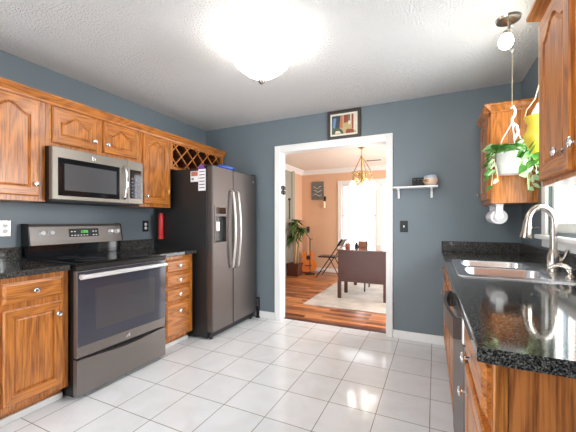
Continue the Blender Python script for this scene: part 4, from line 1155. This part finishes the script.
# arched stand
t = thing('microphone_stand', 'thin black stand with an arched boom above the guitar', 'stand', (0.27, 3.24, 0))
obj('base', L([(0.0, 0.0), (0.11, 0.0), (0.11, 0.012), (0.03, 0.025), (0.0, 0.025)]), 'black_m', t, True)
obj('pole', T([(0, 0, 0.02), (0, 0, 0.80)], 0.011, 8), 'black_m', t, True)
bp_ = [(0.06, 0, 0.805), (0.0, 0, 0.80)]
for k in range(1, 11):
    a = k / 10; bp_.append((-0.40 * a, 0.10 * a, 0.80 + 0.30 * math.sin(a * PI * 0.58)))
obj('boom', T(bp_, 0.009, 8), 'black_m', t, True)

# potted plant
t = thing('potted_plant', 'tall leafy potted plant in the dining room corner', 'plant', (0.015, 2.96, 0))
bm = bmesh.new()
ring0 = [(-0.115, -0.115), (0.115, -0.115), (0.115, 0.115), (-0.115, 0.115)]
lo = [bm.verts.new((x, y, 0.0)) for x, y in ring0]; hi = [bm.verts.new((x * 1.15, y * 1.15, 0.27)) for x, y in ring0]; hi2 = [bm.verts.new((x * 1.0, y * 1.0, 0.27)) for x, y in ring0]; lo2 = [bm.verts.new((x, y, 0.23)) for x, y in ring0]
for A, Bq in ((lo, hi), (hi, hi2), (hi2, lo2)):
    for k in range(4): bm.faces.new((A[k], A[(k + 1) % 4], Bq[(k + 1) % 4], Bq[k]))
bm.faces.new(lo[::-1]); bm.faces.new(lo2)
obj('planter', bm, 'planter', t)
for zz, s_ in ((0.012, 1.03), (0.235, 1.16)):
    bm = bmesh.new()
    h_ = 0.115 * s_; wall_with_holes(bm, 'y', -h_ - 0.008, -h_ + 0.002, -h_ - 0.008, h_ + 0.008, zz, zz + 0.045, []); wall_with_holes(bm, 'x', h_ - 0.002, h_ + 0.008, -h_ + 0.002, h_ + 0.008, zz, zz + 0.045, [])
    obj('planter_rim', bm, 'planter', t)
tr = bmesh.new()
tops = []
for k, (bx_, by_, hh) in enumerate(((0.02, -0.02, 0.92), (-0.03, 0.03, 0.62), (0.05, 0.04, 0.78))):
    tp = (bx_ * 1.8, by_ * 1.8, 0.23 + hh); tube(tr, [(bx_, by_, 0.22), (bx_ * 1.3, by_, 0.23 + hh * 0.5), tp], [0.022, 0.019, 0.014], 8); tops.append(Vector(tp))
obj('trunk', tr, 'bark', t, True)
fl = bmesh.new()
for tp in tops:
    for i in range(34):
        a = random.uniform(0, 2 * PI); addleaf(fl, tp + Vector((0, 0, random.uniform(-0.06, 0.05))), (math.cos(a), math.sin(a), random.uniform(-0.1, 1.4)), random.uniform(0.20, 0.34), droop=random.uniform(0.5, 1.0), heart=False)
for v in fl.verts: v.co.x = max(v.co.x, DX - 0.015 + 0.03); v.co.y = min(v.co.y, 0.205)
obj('foliage', fl, 'palm', t)

# wall art and candle sconce on the far dining wall
t = thing('canvas_print', 'grey printed canvas on the peach dining room wall', 'picture', (0.278, DY - 0.0005, 1.94))
obj('canvas', B(-0.153, 0.153, -0.030, 0, -0.215, 0.215, bev=0.003), 'canvas', t)
cb = bmesh.new()
for k in range(3): tube(cb, [(-0.10 + 0.05 * i, -0.031, -0.10 + 0.09 * k + 0.03 * math.sin(i * 1.6 + k)) for i in range(5)], 0.005, 5)
obj('lettering_swirl', cb, 'p_mat', t)
t = thing('candle_sconce', 'dark wall sconce with a cream candle beside the canvas print', 'sconce', (0.456, DY - 0.0005, 1.60))
bm = T([(0, 0, 0.16), (0, -0.02, 0.19), (0, -0.05, 0.15), (0, -0.055, 0.11)], 0.008, 8); lathe(bm, [(0.0, 0.0), (0.02, 0.0), (0.03, 0.012), (0.034, 0.02), (0.0, 0.02)], (0, -0.055, 0.090)); box(bm, -0.022, 0.022, -0.008, 0, 0.06, 0.20, bev=0.003)
obj('bracket', bm, 'black_m', t, True)
obj('candle', L([(0.0, 0.0), (0.026, 0.0), (0.026, 0.16), (0.0, 0.165)], (0, -0.055, -0.075)), 'candle', t, True, 40)
# ornament on the jamb
t = thing('jamb_ornament', 'small dark wrought metal ornament on the left door jamb', 'ornament', (ox0 + 0.0145, 0.06, 1.585)); t.scale = (1.3, 1.3, 1.3)
bm = bmesh.new()
for k in range(4):
    a = PI / 4 + k * PI / 2
    tube(bm, [(0.005, 0.030 * math.cos(a) + 0.016 * math.cos(q * PI / 4), 0.030 * math.sin(a) + 0.016 * math.sin(q * PI / 4)) for q in range(8)], 0.005, 6, True)
tube(bm, [(0.005, 0, -0.045), (0.005, 0, 0.045)], 0.005, 6)
obj('scroll', bm, 'black_m', t, True)
# hanging black cord on hall wall
t = thing('wall_hook', 'thin black strap hanging from a hook on the grey green wall', 'hook', (DX, 2.96, 1.30))
obj('hook', B(0, 0.05, -0.02, 0.02, 0.38, 0.42, bev=0.004), 'black_m', t)
obj('strap', T([(0.03, 0, 0.39), (0.035, 0, 0.2), (0.03, 0.01, -0.05)], 0.012, 8), 'black_m', t, True)
# ceiling vent
t = thing('ceiling_vent', 'slim dark air vent in the dining room ceiling', 'vent', (1.72, 3.05, H))
obj('frame', B(-0.16, 0.16, -0.06, 0.06, -0.006, -0.0005, bev=0.002), 'ceil_d', t)
bm = bmesh.new()
for k in range(5): box(bm, -0.145, 0.145, -0.046 + k * 0.02, -0.034 + k * 0.02, -0.0075, -0.0061)
obj('slot', bm, 'frame_d', t)

# chandelier
t = thing('chandelier', 'gold scrollwork chandelier with lit white glass shades over the desk', 'lamp', (1.735, 1.83, H))
obj('canopy', L([(0.0, -0.03), (0.02, -0.03), (0.055, -0.012), (0.06, 0.0)]), 'gold', t, True)
ch = bmesh.new()
for k in range(5):
    z = -0.04 - k * 0.022; tube(ch, [(0.008 * math.cos(q * PI / 3) * (1 if k % 2 else 0.15), 0.008 * math.cos(q * PI / 3) * (0.15 if k % 2 else 1), z + 0.016 * math.sin(q * PI / 3)) for q in range(6)], 0.003, 5, True)
obj('chain', ch, 'gold', t)
obj('hub', L([(0.0, -0.18), (0.02, -0.175), (0.026, -0.16), (0.014, -0.142), (0.0, -0.135)]), 'gold', t, True)
for k in range(5):
    a = 2 * PI * k / 5 + 0.3; cx, sy = math.cos(a), math.sin(a)
    obj('rod', T([(0.012 * cx, 0.012 * sy, -0.16), (0.16 * cx, 0.16 * sy, -0.42)], 0.007, 6), 'gold', t, True)
    pts = []
    for q in range(26):
        f_ = q / 25; ang = PI * 0.5 + f_ * 3.3 * PI; rad = 0.085 * (1 - 0.62 * f_)
        pts.append(((0.105 + rad * math.cos(ang)) * cx, (0.105 + rad * math.cos(ang)) * sy, -0.495 + rad * math.sin(ang)))
    obj('scroll', T(pts, 0.0075, 6), 'gold', t, True)
    obj('arm', T([(0.02 * cx, 0.02 * sy, -0.60), (0.09 * cx, 0.09 * sy, -0.625), (0.15 * cx, 0.15 * sy, -0.61), (0.19 * cx, 0.19 * sy, -0.582)], 0.007, 6), 'gold', t, True)
    obj('glass_shade', L([(0.020, 0.0), (0.032, -0.02), (0.050, -0.06), (0.066, -0.10), (0.070, -0.118), (0.066, -0.117), (0.046, -0.06), (0.016, -0.004)], (0.19 * cx, 0.19 * sy, -0.582), (0, 0, 1), 18), 'chandglass', t, True, 60)
obj('ring', T([(0.165 * math.cos(2 * PI * q / 28), 0.165 * math.sin(2 * PI * q / 28), -0.425) for q in range(28)], 0.006, 6, True), 'gold', t, True)
obj('column', L([(0.0, -0.65), (0.012, -0.64), (0.022, -0.60), (0.010, -0.54), (0.008, -0.18), (0.0, -0.175)]), 'gold', t, True)
